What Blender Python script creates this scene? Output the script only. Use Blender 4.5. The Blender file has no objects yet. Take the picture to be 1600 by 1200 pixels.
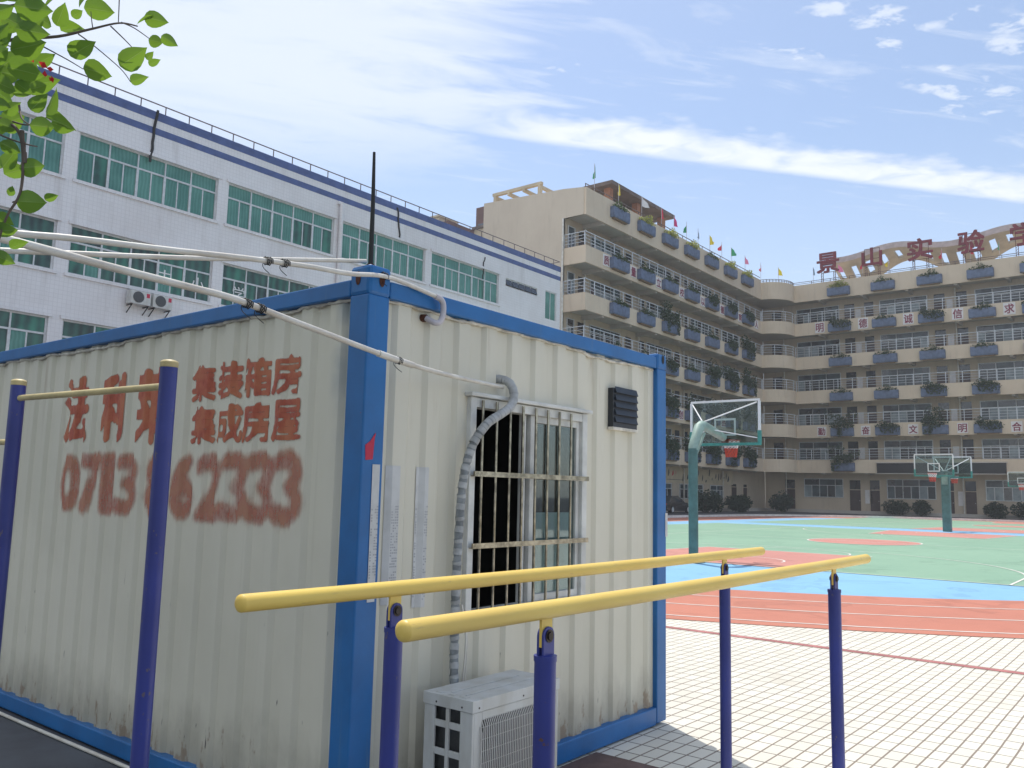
import bpy, bmesh, math, random
from mathutils import Vector, Matrix
rnd = random.Random(7)
SC = bpy.context.scene
COL = SC.collection
R = math.radians

# ---------------------------------------------------------------- camera
cd = bpy.data.cameras.new('camera')
cam = bpy.data.objects.new('camera', cd)
COL.objects.link(cam)
right = Vector((0.61966603, -0.78453651, 0.02272604))
down = Vector((0.11336412, 0.06081386, -0.99169060))
fwd = Vector((0.77663542, 0.61709330, 0.12662257))
up = -down
mw = Matrix(((right.x, up.x, -fwd.x, 0), (right.y, up.y, -fwd.y, 0), (right.z, up.z, -fwd.z, 1.6), (0, 0, 0, 1)))
cam.matrix_world = mw
cd.sensor_width = 36
cd.lens = 36 * 1316.375 / 1600
cd.clip_start = 0.05
cd.clip_end = 3000
SC.camera = cam
EYE = Vector((0, 0, 1.6))

def at(x, y, depth):            # a point seen in that direction at that distance
    return EYE + (fwd + right * ((x - 800) / 1316.375) + down * ((y - 600) / 1316.375)) * depth

# ---------------------------------------------------------------- light
AZ, EL = R(58), R(67)
SC.view_settings.view_transform = 'Standard'
SC.view_settings.look = 'None'
SC.view_settings.gamma = 1
SC.view_settings.exposure = 0.72
sd = bpy.data.lights.new('sun', 'SUN')
sd.energy = 2.3
sd.angle = R(0.5)
sd.color = (1, 0.955, 0.88)
sun = bpy.data.objects.new('sun', sd)
COL.objects.link(sun)
sdir = Vector((math.cos(EL) * math.cos(AZ), math.cos(EL) * math.sin(AZ), math.sin(EL)))
sun.rotation_euler = sdir.to_track_quat('Z', 'Y').to_euler()
sun.location = (0, 0, 60)

W = bpy.data.worlds.new('World')
SC.world = W
W.use_nodes = True
wt = W.node_tree
wt.nodes.clear()

class NT:
    def __init__(s, t): s.t = t
    def node(s, typ, **kw):
        n = s.t.nodes.new(typ)
        for k, v in kw.items(): setattr(n, k, v)
        return n
    def link(s, a, b): s.t.links.new(a, b)
    def put(s, sock, v):
        if hasattr(v, 'is_output'): s.link(v, sock)
        elif v is not None: sock.default_value = v
    def m(s, op, a, b=None, c=None, clamp=False):
        n = s.node('ShaderNodeMath', operation=op, use_clamp=clamp)
        for i, v in enumerate((a, b, c)):
            if v is not None: s.put(n.inputs[i], v)
        return n.outputs[0]
    def smooth(s, v, lo, hi, a=0.0, b=1.0):
        n = s.node('ShaderNodeMapRange', interpolation_type='SMOOTHSTEP')
        s.put(n.inputs[0], v)
        n.inputs[1].default_value, n.inputs[2].default_value = lo, hi
        n.inputs[3].default_value, n.inputs[4].default_value = a, b
        return n.outputs[0]
    def noise(s, vec, scale, detail=4, rough=.55, dist=0.0):
        n = s.node('ShaderNodeTexNoise')
        if vec is not None: s.link(vec, n.inputs['Vector'])
        n.inputs['Scale'].default_value = scale
        n.inputs['Detail'].default_value = detail
        n.inputs['Roughness'].default_value = rough
        n.inputs['Distortion'].default_value = dist
        return n.outputs[0]
    def scale(s, vec, sc, rot=(0, 0, 0), loc=(0, 0, 0)):
        n = s.node('ShaderNodeMapping')
        s.link(vec, n.inputs['Vector'])
        n.inputs['Scale'].default_value = sc
        n.inputs['Rotation'].default_value = rot
        n.inputs['Location'].default_value = loc
        return n.outputs[0]
    def mix(s, f, a, b):
        n = s.node('ShaderNodeMix', data_type='RGBA')
        s.put(n.inputs[0], f)
        for i, v in ((6, a), (7, b)):
            if hasattr(v, 'is_output'): s.link(v, n.inputs[i])
            else: n.inputs[i].default_value = (v[0], v[1], v[2], 1)
        return n.outputs[2]

w = NT(wt)
tc = w.node('ShaderNodeTexCoord').outputs['Generated']
sep = w.node('ShaderNodeSeparateXYZ')
w.link(tc, sep.inputs[0])
zc = w.m('MAXIMUM', sep.outputs[2], 0.03)
cu = w.m('DIVIDE', sep.outputs[0], zc)
cv = w.m('DIVIDE', sep.outputs[1], zc)
# t along the cirrus streak, n across it (cloud plane at unit height)
ct = w.m('SUBTRACT', w.m('MULTIPLY', cu, .79), w.m('MULTIPLY', cv, .61))
cn = w.m('ADD', w.m('MULTIPLY', cu, .61), w.m('MULTIPLY', cv, .79))
cmb = w.node('ShaderNodeCombineXYZ')
w.link(ct, cmb.inputs[0]); w.link(cn, cmb.inputs[1])
P = cmb.outputs[0]
sky = w.node('ShaderNodeTexSky', sky_type='NISHITA')
sky.sun_disc = False
sky.sun_elevation = EL
sky.sun_rotation = math.pi / 2 - AZ
sky.air_density = 1.0
sky.dust_density = 1.0
sky.ozone_density = 1.5
nb = w.noise(w.scale(P, (3.6, 5, 1)), 1.5, 5, .5)
nb2 = w.noise(w.scale(P, (3.4, 4.6, 1), (0, 0, .5)), 2.0, 7, .56, .6)
# streak
edge = w.m('ADD', w.m('SUBTRACT', cn, 2.115), w.m('MULTIPLY', w.m('SUBTRACT', nb, .5), .34))
top = w.smooth(edge, -.16, .0)
bot = w.smooth(w.m('ADD', w.m('SUBTRACT', cn, 2.2), w.m('MULTIPLY', w.m('SUBTRACT', nb2, .5), .07)), .0, .07, 1, 0)
streak = w.m('MULTIPLY', w.m('MULTIPLY', top, bot), w.m('MULTIPLY', w.smooth(ct, .15, .7), w.smooth(nb2, .25, .62, .45, .92)))
# broad veil to the upper left
veil_n = w.noise(w.scale(P, (1.1, 3.4, 1), (0, 0, .3)), 1.7, 9, .62, .6)
veil_d = w.m('ADD', w.smooth(ct, -.1, 1.0, .95, 0), w.m('MULTIPLY', w.m('SUBTRACT', veil_n, .5), 2.1))
veil = w.m('MULTIPLY', w.smooth(veil_d, .05, .95), w.smooth(w.m('ADD', cn, w.m('MULTIPLY', veil_n, .9)), 2.5, 3.4, 1, .25))
# fine wisps
wisp_n = w.noise(w.scale(P, (1.4, 5.5, 1), (0, 0, -.15)), 1.7, 9, .66, .5)
wisp = w.m('MULTIPLY', w.smooth(wisp_n, .38, .8), .5)
# little puffs
puff = None
for (pt, pn, rad) in ((1.0, 1.61, .10), (1.1, 1.41, .13), (1.22, 1.5, .06), (1.52, 1.63, .12), (1.42, 1.58, .09), (1.27, 1.74, .03), (1.62, 1.72, .08), (1.35, 1.36, .1), (1.55, 1.42, .12), (.55, 1.8, .07)):
    d2 = w.m('ADD', w.m('POWER', w.m('MULTIPLY', w.m('SUBTRACT', ct, pt), .62 / rad), 2), w.m('POWER', w.m('DIVIDE', w.m('SUBTRACT', cn, pn), rad * .55), 2))
    g = w.smooth(d2, 0, 1.6, 1, 0)
    puff = g if puff is None else w.m('MAXIMUM', puff, g)
pn_ = w.noise(w.scale(P, (6, 8, 1)), 1.7, 7, .6, .2)
puffs = w.m('MULTIPLY', w.smooth(w.m('MULTIPLY', puff, w.smooth(pn_, .38, .72)), .04, .9), .66)
dens = w.m('MAXIMUM', w.m('MAXIMUM', streak, w.m('MULTIPLY', veil, .7)), w.m('MAXIMUM', wisp, puffs))
low = w.smooth(sep.outputs[2], .05, .42, .42, .16)          # pale air towards the horizon
dens = w.m('MAXIMUM', dens, low, clamp=True)
hs = w.node('ShaderNodeHueSaturation')
hs.inputs['Saturation'].default_value = 1.12
hs.inputs['Value'].default_value = .9
w.link(sky.outputs[0], hs.inputs['Color'])
skycol = w.mix(dens, hs.outputs[0], (5.35, 5.6, 5.95))
bg = w.node('ShaderNodeBackground')
w.link(skycol, bg.inputs[0])
bg.inputs[1].default_value = 0.118
wo = w.node('ShaderNodeOutputWorld')
w.link(bg.outputs[0], wo.inputs[0])

# ---------------------------------------------------------------- materials
def newmat(name):
    m = bpy.data.materials.new(name)
    m.use_nodes = True
    m.node_tree.nodes.clear()
    n = NT(m.node_tree)
    out = n.node('ShaderNodeOutputMaterial')
    b = n.node('ShaderNodeBsdfPrincipled')
    n.link(b.outputs[0], out.inputs[0])
    n.co = n.node('ShaderNodeTexCoord').outputs['Object']
    n.out = out
    n.b = b
    n.mat = m
    return n

def spec(n, rough, metal=0.0, sp=.5, coat=0):
    n.put(n.b.inputs['Roughness'], rough)
    n.b.inputs['Metallic'].default_value = metal
    n.b.inputs['Specular IOR Level'].default_value = sp
    n.b.inputs['Coat Weight'].default_value = coat

def bump(n, h, strength=.3, dist=.01):
    bn = n.node('ShaderNodeBump')
    bn.inputs['Strength'].default_value = strength
    bn.inputs['Distance'].default_value = dist
    n.link(h, bn.inputs['Height'])
    n.link(bn.outputs[0], n.b.inputs['Normal'])

def mk(name, col, rough=.6, var=.15, scale=3.0, stretch=(1, 1, 1), col2=None, bumps=0.0, bscale=60, metal=0.0, sp=.5, coat=0):
    n = newmat(name)
    f = n.noise(n.scale(n.co, stretch), scale, 6, .6)
    c2 = col2 or tuple(c * (1 - var) for c in col)
    c1 = col if col2 else tuple(min(1, c * (1 + var * .5)) for c in col)
    n.link(n.mix(n.smooth(f, .3, .7), c1, c2), n.b.inputs['Base Color'])
    spec(n, rough, metal, sp, coat)
    if bumps: bump(n, n.noise(n.co, bscale, 4, .6), bumps, .004)
    return n.mat

def tree_mat(name, c1, c2, trans, scale=6.0, tw=.45, rough=.5):
    n = newmat(name)
    f = n.noise(n.co, scale, 3, .6)
    col = n.mix(n.smooth(f, .35, .65), c1, c2)
    if 'leaf' in name and 'leaves' not in name: col = n.mix(n.smooth(n.noise(n.co, 70, 3, .6), .66, .74), col, (.16, .13, .04))
    n.link(col, n.b.inputs['Base Color'])
    spec(n, rough, 0, .35)
    t = n.node('ShaderNodeBsdfTranslucent')
    t.inputs[0].default_value = (*trans, 1)
    mx = n.node('ShaderNodeMixShader')
    mx.inputs[0].default_value = tw
    n.link(n.b.outputs[0], mx.inputs[1]); n.link(t.outputs[0], mx.inputs[2])
    n.link(mx.outputs[0], n.out.inputs[0])
    return n.mat

M = {}
def container_paint(name, overspray, axis):
    n = newmat(name)
    big = n.noise(n.co, .9, 4, .6)
    st = n.noise(n.scale(n.co, (22, 22, .8)), 1.0, 5, .6)          # rain streaks
    col = n.mix(n.smooth(big, .35, .7), (.68, .645, .535), (.62, .59, .485))
    col = n.mix(n.m('MULTIPLY', n.smooth(st, .58, .85), .3), col, (.50, .46, .36))
    sp_ = n.node('ShaderNodeSeparateXYZ'); n.link(n.co, sp_.inputs[0])
    z = sp_.outputs[2]
    rust = n.noise(n.scale(n.co, (9, 9, .7)), 1.0, 6, .7)
    # rust runs that start at the roof seal, dirt splashed up from the ground
    col = n.mix(n.m('MULTIPLY', n.m('MULTIPLY', n.smooth(rust, .58, .78), n.smooth(z, 1.6, 2.5)), .5), col, (.30, .20, .10))
    spl = n.noise(n.scale(n.co, (5, 5, 3)), 1.0, 6, .65)
    col = n.mix(n.m('MULTIPLY', n.smooth(n.m('ADD', n.m('MULTIPLY', spl, .5), n.m('MULTIPLY', z, -.9)), -.2, .2), .65), col, (.28, .26, .21))
    scr = n.noise(n.scale(n.co, (30, 30, 6)), 1.3, 3, .5)
    col = n.mix(n.m('MULTIPLY', n.smooth(scr, .72, .76), n.smooth(z, 1.3, .5)), col, (.08, .07, .06))
    rb = n.noise(n.scale(n.co, (6, 6, 2.5)), 2.0, 7, .7)                # rust and chipped paint along the foot of the sheets
    col = n.mix(n.m('MULTIPLY', n.smooth(n.m('ADD', rb, n.m('MULTIPLY', z, -.55)), .43, .51), .6), col, (.22, .13, .07))
    if overspray:                                                      # blue overspray beside the corner post
        ov = n.m('ADD', sp_.outputs[1], n.m('MULTIPLY', n.noise(n.co, 4, 3), .22))
        col = n.mix(n.m('MULTIPLY', n.m('MULTIPLY', n.smooth(ov, .25, .42, 1, 0), n.smooth(z, 1.5, 2.5)), .75), col, (.10, .17, .24))
    n.link(col, n.b.inputs['Base Color'])
    spec(n, n.smooth(st, .3, .7, .34, .5), 0, .5)
    bump(n, n.noise(n.scale(n.co, (2.4, 2.4, 1.3)), 2.0, 3), .5, .014)
    return n.mat
M['panel_l'] = container_paint('cream sheet steel with overspray', True, 1)
M['panel_r'] = container_paint('cream sheet steel', False, 0)

def chipped_blue(name, base, dark):
    n = newmat(name)
    f = n.noise(n.co, 3.0, 5, .6)
    col = n.mix(n.smooth(f, .3, .7), base, dark)
    st = n.noise(n.scale(n.co, (14, 14, .9)), 1.0, 5, .65)
    col = n.mix(n.m('MULTIPLY', n.smooth(st, .56, .8), .4), col, (.12, .2, .27))
    ch = n.noise(n.co, 26, 5, .65)
    col = n.mix(n.smooth(ch, .715, .735), col, (.16, .075, .04))
    n.link(col, n.b.inputs['Base Color'])
    spec(n, .42, 0, .5)
    bump(n, n.noise(n.co, 30, 4), .12, .004)
    return n.mat
M['cblue'] = chipped_blue('blue frame paint', (.011, .145, .41), (.009, .112, .32))
M['sealant'] = mk('dirty white sealant', (.66, .62, .54), .8, .35, 12, bumps=.6, bscale=90)
M['rust'] = mk('rust', (.09, .03, .017), .9, .5, 30, bumps=.6)
def navy_paint():
    n = newmat('navy pole paint')
    f = n.noise(n.co, 3, 4)
    col = n.mix(n.smooth(f, .3, .7), (.038, .052, .27), (.028, .038, .20))
    ch = n.noise(n.scale(n.co, (1, 1, .6)), 45, 4, .6)
    col = n.mix(n.smooth(ch, .66, .69), col, (.12, .10, .14))
    c3 = n.noise(n.co, 18, 6, .7)
    col = n.mix(n.smooth(c3, .69, .705), col, (.11, .055, .035))
    n.link(col, n.b.inputs['Base Color'])
    spec(n, n.smooth(f, .3, .7, .3, .45), 0, .5)
    bump(n, n.noise(n.co, 70, 3), .08, .003)
    return n.mat
M['navy'] = navy_paint()
def yellow_paint():
    n = newmat('yellow bar paint')
    f = n.noise(n.scale(n.co, (.8, 4, 4)), 3, 5)
    col = n.mix(n.smooth(f, .3, .7), (.84, .60, .13), (.78, .535, .115))
    sc = n.noise(n.scale(n.co, (5, 30, 30)), 2.2, 5, .65)
    col = n.mix(n.m('MULTIPLY', n.smooth(sc, .62, .72), .5), col, (.50, .33, .13))
    cp = n.noise(n.co, 22, 6, .7)
    col = n.mix(n.smooth(cp, .70, .72), col, (.16, .10, .06))
    gr = n.noise(n.scale(n.co, (.5, 1, 1)), 2.0, 4, .6)
    col = n.mix(n.m('MULTIPLY', n.smooth(gr, .5, .75), .3), col, (.56, .42, .16))
    n.link(col, n.b.inputs['Base Color'])
    spec(n, n.smooth(f, .3, .7, .33, .48), 0, .5)
    bump(n, n.noise(n.co, 60, 3), .06, .003)
    return n.mat
M['yellow'] = yellow_paint()
M['bolt'] = mk('oily bolt steel', (.06, .05, .045), .45, .3, 40, metal=.7)
M['pvc'] = mk('white conduit', (.72, .70, .64), .45, .25, 5, col2=(.55, .50, .43))
M['pvcgrey'] = mk('pale mauve elbow', (.55, .52, .56), .5, .2, 8)
M['tape'] = mk('grey wrapping tape', (.25, .27, .28), .65, .4, 14)
M['tape2'] = mk('pale wrapping tape', (.42, .43, .43), .6, .3, 14)
M['wire'] = mk('black wire', (.015, .015, .015), .6)
M['vent'] = mk('black louvre', (.022, .026, .034), .45, .2)
M['upvc'] = mk('white window frame', (.66, .66, .63), .4, .2, 6)
M['alu'] = mk('aluminium frame', (.62, .63, .63), .4, .15, 6, metal=.2)
M['steelbar'] = mk('tarnished bar steel', (.40, .365, .29), .24, .5, 20, metal=1.0)
M['dark'] = mk('interior painted dark', (.03, .03, .03), .9)  # near black that paints in the darkness of unlit hollows
M['paper'] = mk('weathered paper', (.60, .60, .59), .8, .12, 8)
M['ink'] = mk('grey print', (.36, .36, .38), .8)
M['redpaper'] = mk('red sticker', (.55, .025, .07), .6)
def stencil(name, core, lo, hi, amax):
    """spray paint: coverage comes from the lettering itself, wear from noise"""
    n = newmat(name)
    at_ = n.node('ShaderNodeAttribute', attribute_name='paint')
    cov = at_.outputs['Fac']
    f = n.noise(n.co, 6, 5, .65)
    g = n.noise(n.scale(n.co, (34, 34, 9)), 1.2, 6, .7)
    col = n.mix(n.smooth(f, .35, .65), (.46, .085, .05), (.52, .17, .08))
    col = n.mix(n.smooth(cov, .15, .55), (.56, .26, .14), col)
    n.link(col, n.b.inputs['Base Color'])
    spec(n, .6)
    w1 = n.m('ADD', cov, n.m('MULTIPLY', n.m('SUBTRACT', n.m('ADD', n.m('MULTIPLY', f, .5), n.m('MULTIPLY', g, .5)), .5), core))
    a = n.m('MULTIPLY', n.smooth(w1, lo, hi), amax)
    a = n.m('MULTIPLY', a, n.smooth(n.m('ADD', f, n.m('MULTIPLY', g, .6)), .5, .8, .55, 1))
    n.link(a, n.b.inputs['Alpha'])
    return n.mat
M['stencil'] = stencil('red stencil paint', 1.1, .12, .72, .93)
M['stencil_worn'] = stencil('worn red stencil paint', 1.6, .14, 1.0, .6)
M['acwhite'] = mk('unit casing', (.62, .63, .62), .5, .3, 7, col2=(.50, .49, .45), stretch=(1, 1, .4))
M['acgrey'] = mk('unit fins', (.075, .078, .08), .6, .2, 30)
M['acwire'] = mk('unit grille wire', (.60, .58, .55), .5, .1)

def glass(name, col, rough=.05, sp=.8):
    n = newmat(name)
    f = n.noise(n.co, .7, 3)
    n.link(n.mix(n.smooth(f, .35, .65), col, tuple(c * .55 for c in col)), n.b.inputs['Base Color'])
    spec(n, rough, 0, sp)
    return n.mat
M['pane'] = glass('dark reflecting glass', (.03, .035, .04))
M['film'] = glass('frosted film', (.42, .50, .50), .3, .5)
def clear_glass(name, tint, mixv):
    n = newmat(name)
    g = n.node('ShaderNodeBsdfGlossy'); g.inputs[0].default_value = (1, 1, 1, 1); g.inputs[1].default_value = .03
    t = n.node('ShaderNodeBsdfTransparent'); t.inputs[0].default_value = (*tint, 1)
    lw = n.node('ShaderNodeLayerWeight'); lw.inputs[0].default_value = .25
    mx = n.node('ShaderNodeMixShader')
    n.link(n.m('ADD', n.m('MULTIPLY', lw.outputs[0], .22), mixv), mx.inputs[0])
    n.link(t.outputs[0], mx.inputs[1]); n.link(g.outputs[0], mx.inputs[2])
    n.link(mx.outputs[0], n.out.inputs[0])
    return n.mat
M['clear'] = clear_glass('clear pane', (.75, .82, .82), .05)
M['board'] = clear_glass('backboard glass', (.66, .74, .73), .03)

def curtain(name, c1, c2, fold, gl=.2):
    n = newmat(name)
    wv = n.node('ShaderNodeTexWave', bands_direction='X')
    n.link(n.co, wv.inputs[0])
    wv.inputs['Scale'].default_value = fold
    wv.inputs['Distortion'].default_value = 3.5
    wv.inputs['Detail'].default_value = 3
    big = n.noise(n.scale(n.co, (.55, .55, .55)), 1.3, 3)
    f = n.m('ADD', n.m('MULTIPLY', wv.outputs[1], .45), n.m('MULTIPLY', n.smooth(big, .35, .65), .55))
    n.link(n.mix(f, c1, c2), n.b.inputs['Base Color'])
    spec(n, gl, 0, .5)
    return n.mat
M['green_curtain'] = curtain('green curtain behind glass', (.045, .165, .135), (.115, .305, .25), 2.2)
M['pale_curtain'] = curtain('faded green curtain behind glass', (.045, .17, .14), (.11, .30, .245), 1.6)
M['dark_curtain'] = curtain('half drawn curtain behind glass', (.018, .03, .032), (.05, .16, .12), .9)
M['mixed_curtain'] = curtain('mixed dark and green curtain behind glass', (.018, .05, .045), (.05, .24, .165), .8)  # dark and green tones mixed across the cloth
M['school_pane'] = curtain('classroom glass', (.02, .03, .036), (.10, .145, .165), 1.6, .12)
M['school_pane_pale'] = curtain('classroom glass with pale blinds', (.12, .155, .17), (.34, .40, .42), 2.6, .15)

def tile_wall():
    n = newmat('small white wall tiles')
    sp_ = n.node('ShaderNodeSeparateXYZ'); n.link(n.co, sp_.inputs[0])
    cb = n.node('ShaderNodeCombineXYZ')
    n.link(sp_.outputs[0], cb.inputs[0]); n.link(sp_.outputs[2], cb.inputs[1])
    br = n.node('ShaderNodeTexBrick')
    br.offset = 0
    n.link(cb.outputs[0], br.inputs[0])
    br.inputs['Scale'].default_value = 1
    br.inputs['Brick Width'].default_value = .16
    br.inputs['Row Height'].default_value = .16
    br.inputs['Mortar Size'].default_value = .009
    br.inputs['Color1'].default_value = (.80, .785, .79, 1)
    br.inputs['Color2'].default_value = (.77, .755, .76, 1)
    br.inputs['Mortar'].default_value = (.69, .675, .68, 1)
    st = n.noise(n.scale(n.co, (1.5, 1.5, .25)), 1.2, 6, .65)
    big = n.noise(n.co, .18, 4, .6)
    col = n.mix(n.m('MULTIPLY', n.smooth(st, .5, .75), .35), br.outputs[0], (.40, .37, .35))
    col = n.mix(n.m('MULTIPLY', n.smooth(big, .4, .7), .3), col, (.52, .47, .45))
    n.link(col, n.b.inputs['Base Color'])
    spec(n, .4, 0, .4)
    return n.mat
M['tilewall'] = tile_wall()
M['stripe'] = mk('blue stripe tiles', (.075, .115, .28), .5, .25, 2)
M['railbrown'] = mk('brown rail paint', (.13, .10, .10), .6)
M['beige'] = None
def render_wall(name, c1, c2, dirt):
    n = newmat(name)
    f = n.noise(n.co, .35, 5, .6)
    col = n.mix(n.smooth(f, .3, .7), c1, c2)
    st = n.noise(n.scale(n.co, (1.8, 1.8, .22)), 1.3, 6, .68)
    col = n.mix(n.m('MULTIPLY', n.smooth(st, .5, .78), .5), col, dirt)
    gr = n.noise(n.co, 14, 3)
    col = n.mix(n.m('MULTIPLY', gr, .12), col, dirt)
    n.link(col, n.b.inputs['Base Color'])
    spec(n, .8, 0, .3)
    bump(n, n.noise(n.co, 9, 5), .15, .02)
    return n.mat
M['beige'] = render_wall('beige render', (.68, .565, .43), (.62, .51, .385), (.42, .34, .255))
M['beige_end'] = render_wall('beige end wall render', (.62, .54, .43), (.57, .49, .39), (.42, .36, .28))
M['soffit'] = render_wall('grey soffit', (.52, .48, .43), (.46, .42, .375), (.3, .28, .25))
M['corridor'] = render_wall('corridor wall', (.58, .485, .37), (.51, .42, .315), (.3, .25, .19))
M['whiterail'] = mk('white balcony rail', (.62, .65, .69), .4, .15, 3)
M['door'] = mk('dark brown door', (.055, .03, .026), .5, .3, 2)
M['slate'] = mk('slate blue planter', (.125, .165, .26), .7, .3, 3)
M['wood'] = mk('planter bracket', (.2, .13, .07), .8)
M['signwhite'] = mk('white sign panel', (.72, .69, .68), .6, .1, 3)
M['maroon'] = mk('maroon lettering', (.22, .012, .05), .6, .15)
M['roofred'] = mk('dark red roof letter', (.21, .016, .03), .5, .25, 1.5)
M['lattice'] = mk('rusty frame steel', (.14, .06, .05), .7)
M['canopy'] = mk('concrete canopy', (.50, .45, .365), .8, .2, .6)
M['canopy_edge'] = mk('pinkish canopy edge', (.52, .44, .43), .8, .2, 1.5)
M['asphalt'] = mk('asphalt', (.085, .085, .09), .9, .35, 1.2, bumps=.5, bscale=120)
M['asphalt2'] = mk('worn bluish ground', (.095, .105, .125), .75, .5, 1.6, bumps=.4, bscale=80, col2=(.06, .063, .075))
M['kerbwhite'] = mk('white kerb', (.75, .75, .72), .8, .15, 2)
def pavers():
    n = newmat('white pavers')
    br = n.node('ShaderNodeTexBrick')
    br.offset = 0
    wob = n.noise(n.co, .8, 3)
    va = n.node('ShaderNodeVectorMath', operation='ADD')
    cbw = n.node('ShaderNodeCombineXYZ')
    n.link(n.m('MULTIPLY', n.m('SUBTRACT', wob, .5), .03), cbw.inputs[1])
    n.link(n.m('MULTIPLY', n.m('SUBTRACT', n.noise(n.co, 1.3, 2), .5), .02), cbw.inputs[0])
    n.link(n.co, va.inputs[0]); n.link(cbw.outputs[0], va.inputs[1])
    n.link(va.outputs[0], br.inputs[0])
    br.inputs['Scale'].default_value = 1
    br.inputs['Brick Width'].default_value = .2
    br.inputs['Row Height'].default_value = .105
    br.inputs['Mortar Size'].default_value = .0066
    br.inputs['Mortar Smooth'].default_value = .2
    br.inputs['Color1'].default_value = (.72, .685, .595, 1)
    br.inputs['Color2'].default_value = (.655, .62, .535, 1)
    gr = n.noise(n.co, 5, 4)
    n.link(n.mix(n.smooth(gr, .35, .65), (.10, .085, .07), (.20, .165, .13)), br.inputs['Mortar'])
    d = n.noise(n.co, 1.1, 6, .65)
    col = n.mix(n.m('MULTIPLY', n.smooth(d, .5, .75), .3), br.outputs[0], (.42, .38, .31))
    # courses running towards the court have the wider, browner joint
    sp_ = n.node('ShaderNodeSeparateXYZ'); n.link(va.outputs[0], sp_.inputs[0])
    fr = n.m('ABSOLUTE', n.m('SUBTRACT', n.m('FRACT', n.m('ADD', n.m('DIVIDE', sp_.outputs[1], .105), .5)), .5))
    col = n.mix(n.m('MULTIPLY', n.smooth(fr, .035, .07, 1, 0), .8), col, (.27, .22, .175))
    n.link(col, n.b.inputs['Base Color'])
    spec(n, .7, 0, .35)
    bump(n, n.m('ADD', br.outputs[1], n.m('MULTIPLY', n.noise(n.co, 60, 3), -.15)), -.3, .006)
    return n.mat
M['pavers'] = pavers()
M['redpaver'] = mk('red paver strip', (.42, .16, .15), .8, .3, 3)
M['darkpaver'] = mk('dark red paver', (.16, .10, .085), .8, .35, 4, bumps=.4)
def court(name, c, c2):
    n = newmat(name)
    f = n.noise(n.co, .25, 6, .62)
    g = n.noise(n.co, 2.5, 5, .6)
    col = n.mix(n.smooth(f, .35, .7), c, c2)
    col = n.mix(n.m('MULTIPLY', n.smooth(g, .5, .75), .25), col, tuple(x * .72 for x in c2))
    sc_ = n.noise(n.scale(n.co, (1, 3.5, 1), (0, 0, .6)), 1.3, 8, .72, .8)      # scuffs and faded patches
    col = n.mix(n.m('MULTIPLY', n.smooth(sc_, .58, .72), .35), col, tuple(min(1, x * .8 + .12) for x in c))
    pd = n.noise(n.co, .55, 4, .55, 1.2)
    col = n.mix(n.m('MULTIPLY', n.m('MULTIPLY', n.smooth(pd, .60, .63), n.smooth(pd, .72, .63)), .3), col, tuple(x * .6 for x in c2))
    n.link(col, n.b.inputs['Base Color'])
    spec(n, .75, 0, .3)
    bump(n, n.noise(n.co, 90, 3), .25, .004)
    return n.mat
M['track'] = court('orange red running surface', (.52, .20, .135), (.46, .18, .125))
M['cgreen'] = court('green court paint', (.25, .40, .285), (.22, .365, .26))
M['ccyan'] = court('light blue court paint', (.235, .46, .66), (.215, .42, .60))
M['cred'] = court('coral key paint', (.55, .25, .205), (.50, .225, .19))
M['line'] = mk('white line paint', (.74, .72, .66), .7, .2, 4)
M['hoopgreen'] = mk('hoop column paint', (.075, .17, .155), .45, .3, 3)
M['hooppale'] = mk('sun bleached arm paint', (.30, .42, .36), .5, .3, 3)
M['pad'] = mk('teal edge padding', (.05, .26, .22), .6, .2, 6)
M['white'] = mk('white paint', (.75, .75, .74), .5, .08)
M['orange'] = mk('orange red net', (.62, .07, .035), .6, .2)
M['black'] = mk('black screen', (.012, .012, .014), .35, .2)
M['carpaint'] = mk('black car paint', (.012, .014, .018), .15, .1, coat=.5)
M['tyre'] = mk('tyre rubber', (.015, .015, .015), .8)
M['tail'] = mk('tail light red', (.35, .015, .012), .2)
M['plate'] = mk('blue number plate', (.03, .08, .35), .4)
M['leaf'] = tree_mat('large leaf', (.075, .17, .045), (.045, .115, .032), (.29, .48, .045), 9, .38, .34)
M['leaf_rib'] = tree_mat('leaf midrib', (.20, .32, .10), (.15, .26, .08), (.35, .5, .1), 9, .3, .4)
M['bract'] = tree_mat('red bract', (.6, .02, .03), (.5, .015, .02), (.8, .05, .05), 9, .4)
M['bark'] = mk('twig bark', (.13, .10, .08), .8, .3, 20)
M['plant_dark'] = tree_mat('dark trailing leaves', (.045, .08, .036), (.024, .046, .024), (.08, .14, .035), 3, .25)
M['plant_mid'] = tree_mat('mid green leaves', (.055, .10, .04), (.028, .055, .024), (.10, .16, .035), 3, .3)
M['plant_yellow'] = tree_mat('yellow green leaves', (.36, .37, .09), (.14, .19, .06), (.45, .46, .1), 3, .45)
M['hedge'] = tree_mat('hedge leaves', (.03, .055, .026), (.016, .032, .018), (.05, .09, .025), 3, .2)
M['brick'] = mk('red brown cladding', (.16, .075, .06), .7, .25, .5)
M['tower_glass'] = glass('tower glass', (.12, .17, .22), .15)
M['cream'] = mk('cream render', (.56, .47, .33), .8, .2, .6)
M['terracotta'] = mk('terracotta paint', (.42, .20, .12), .8, .25, 1)
M['rooftile'] = mk('brown roof sheet', (.17, .13, .11), .8, .3, 1)

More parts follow.
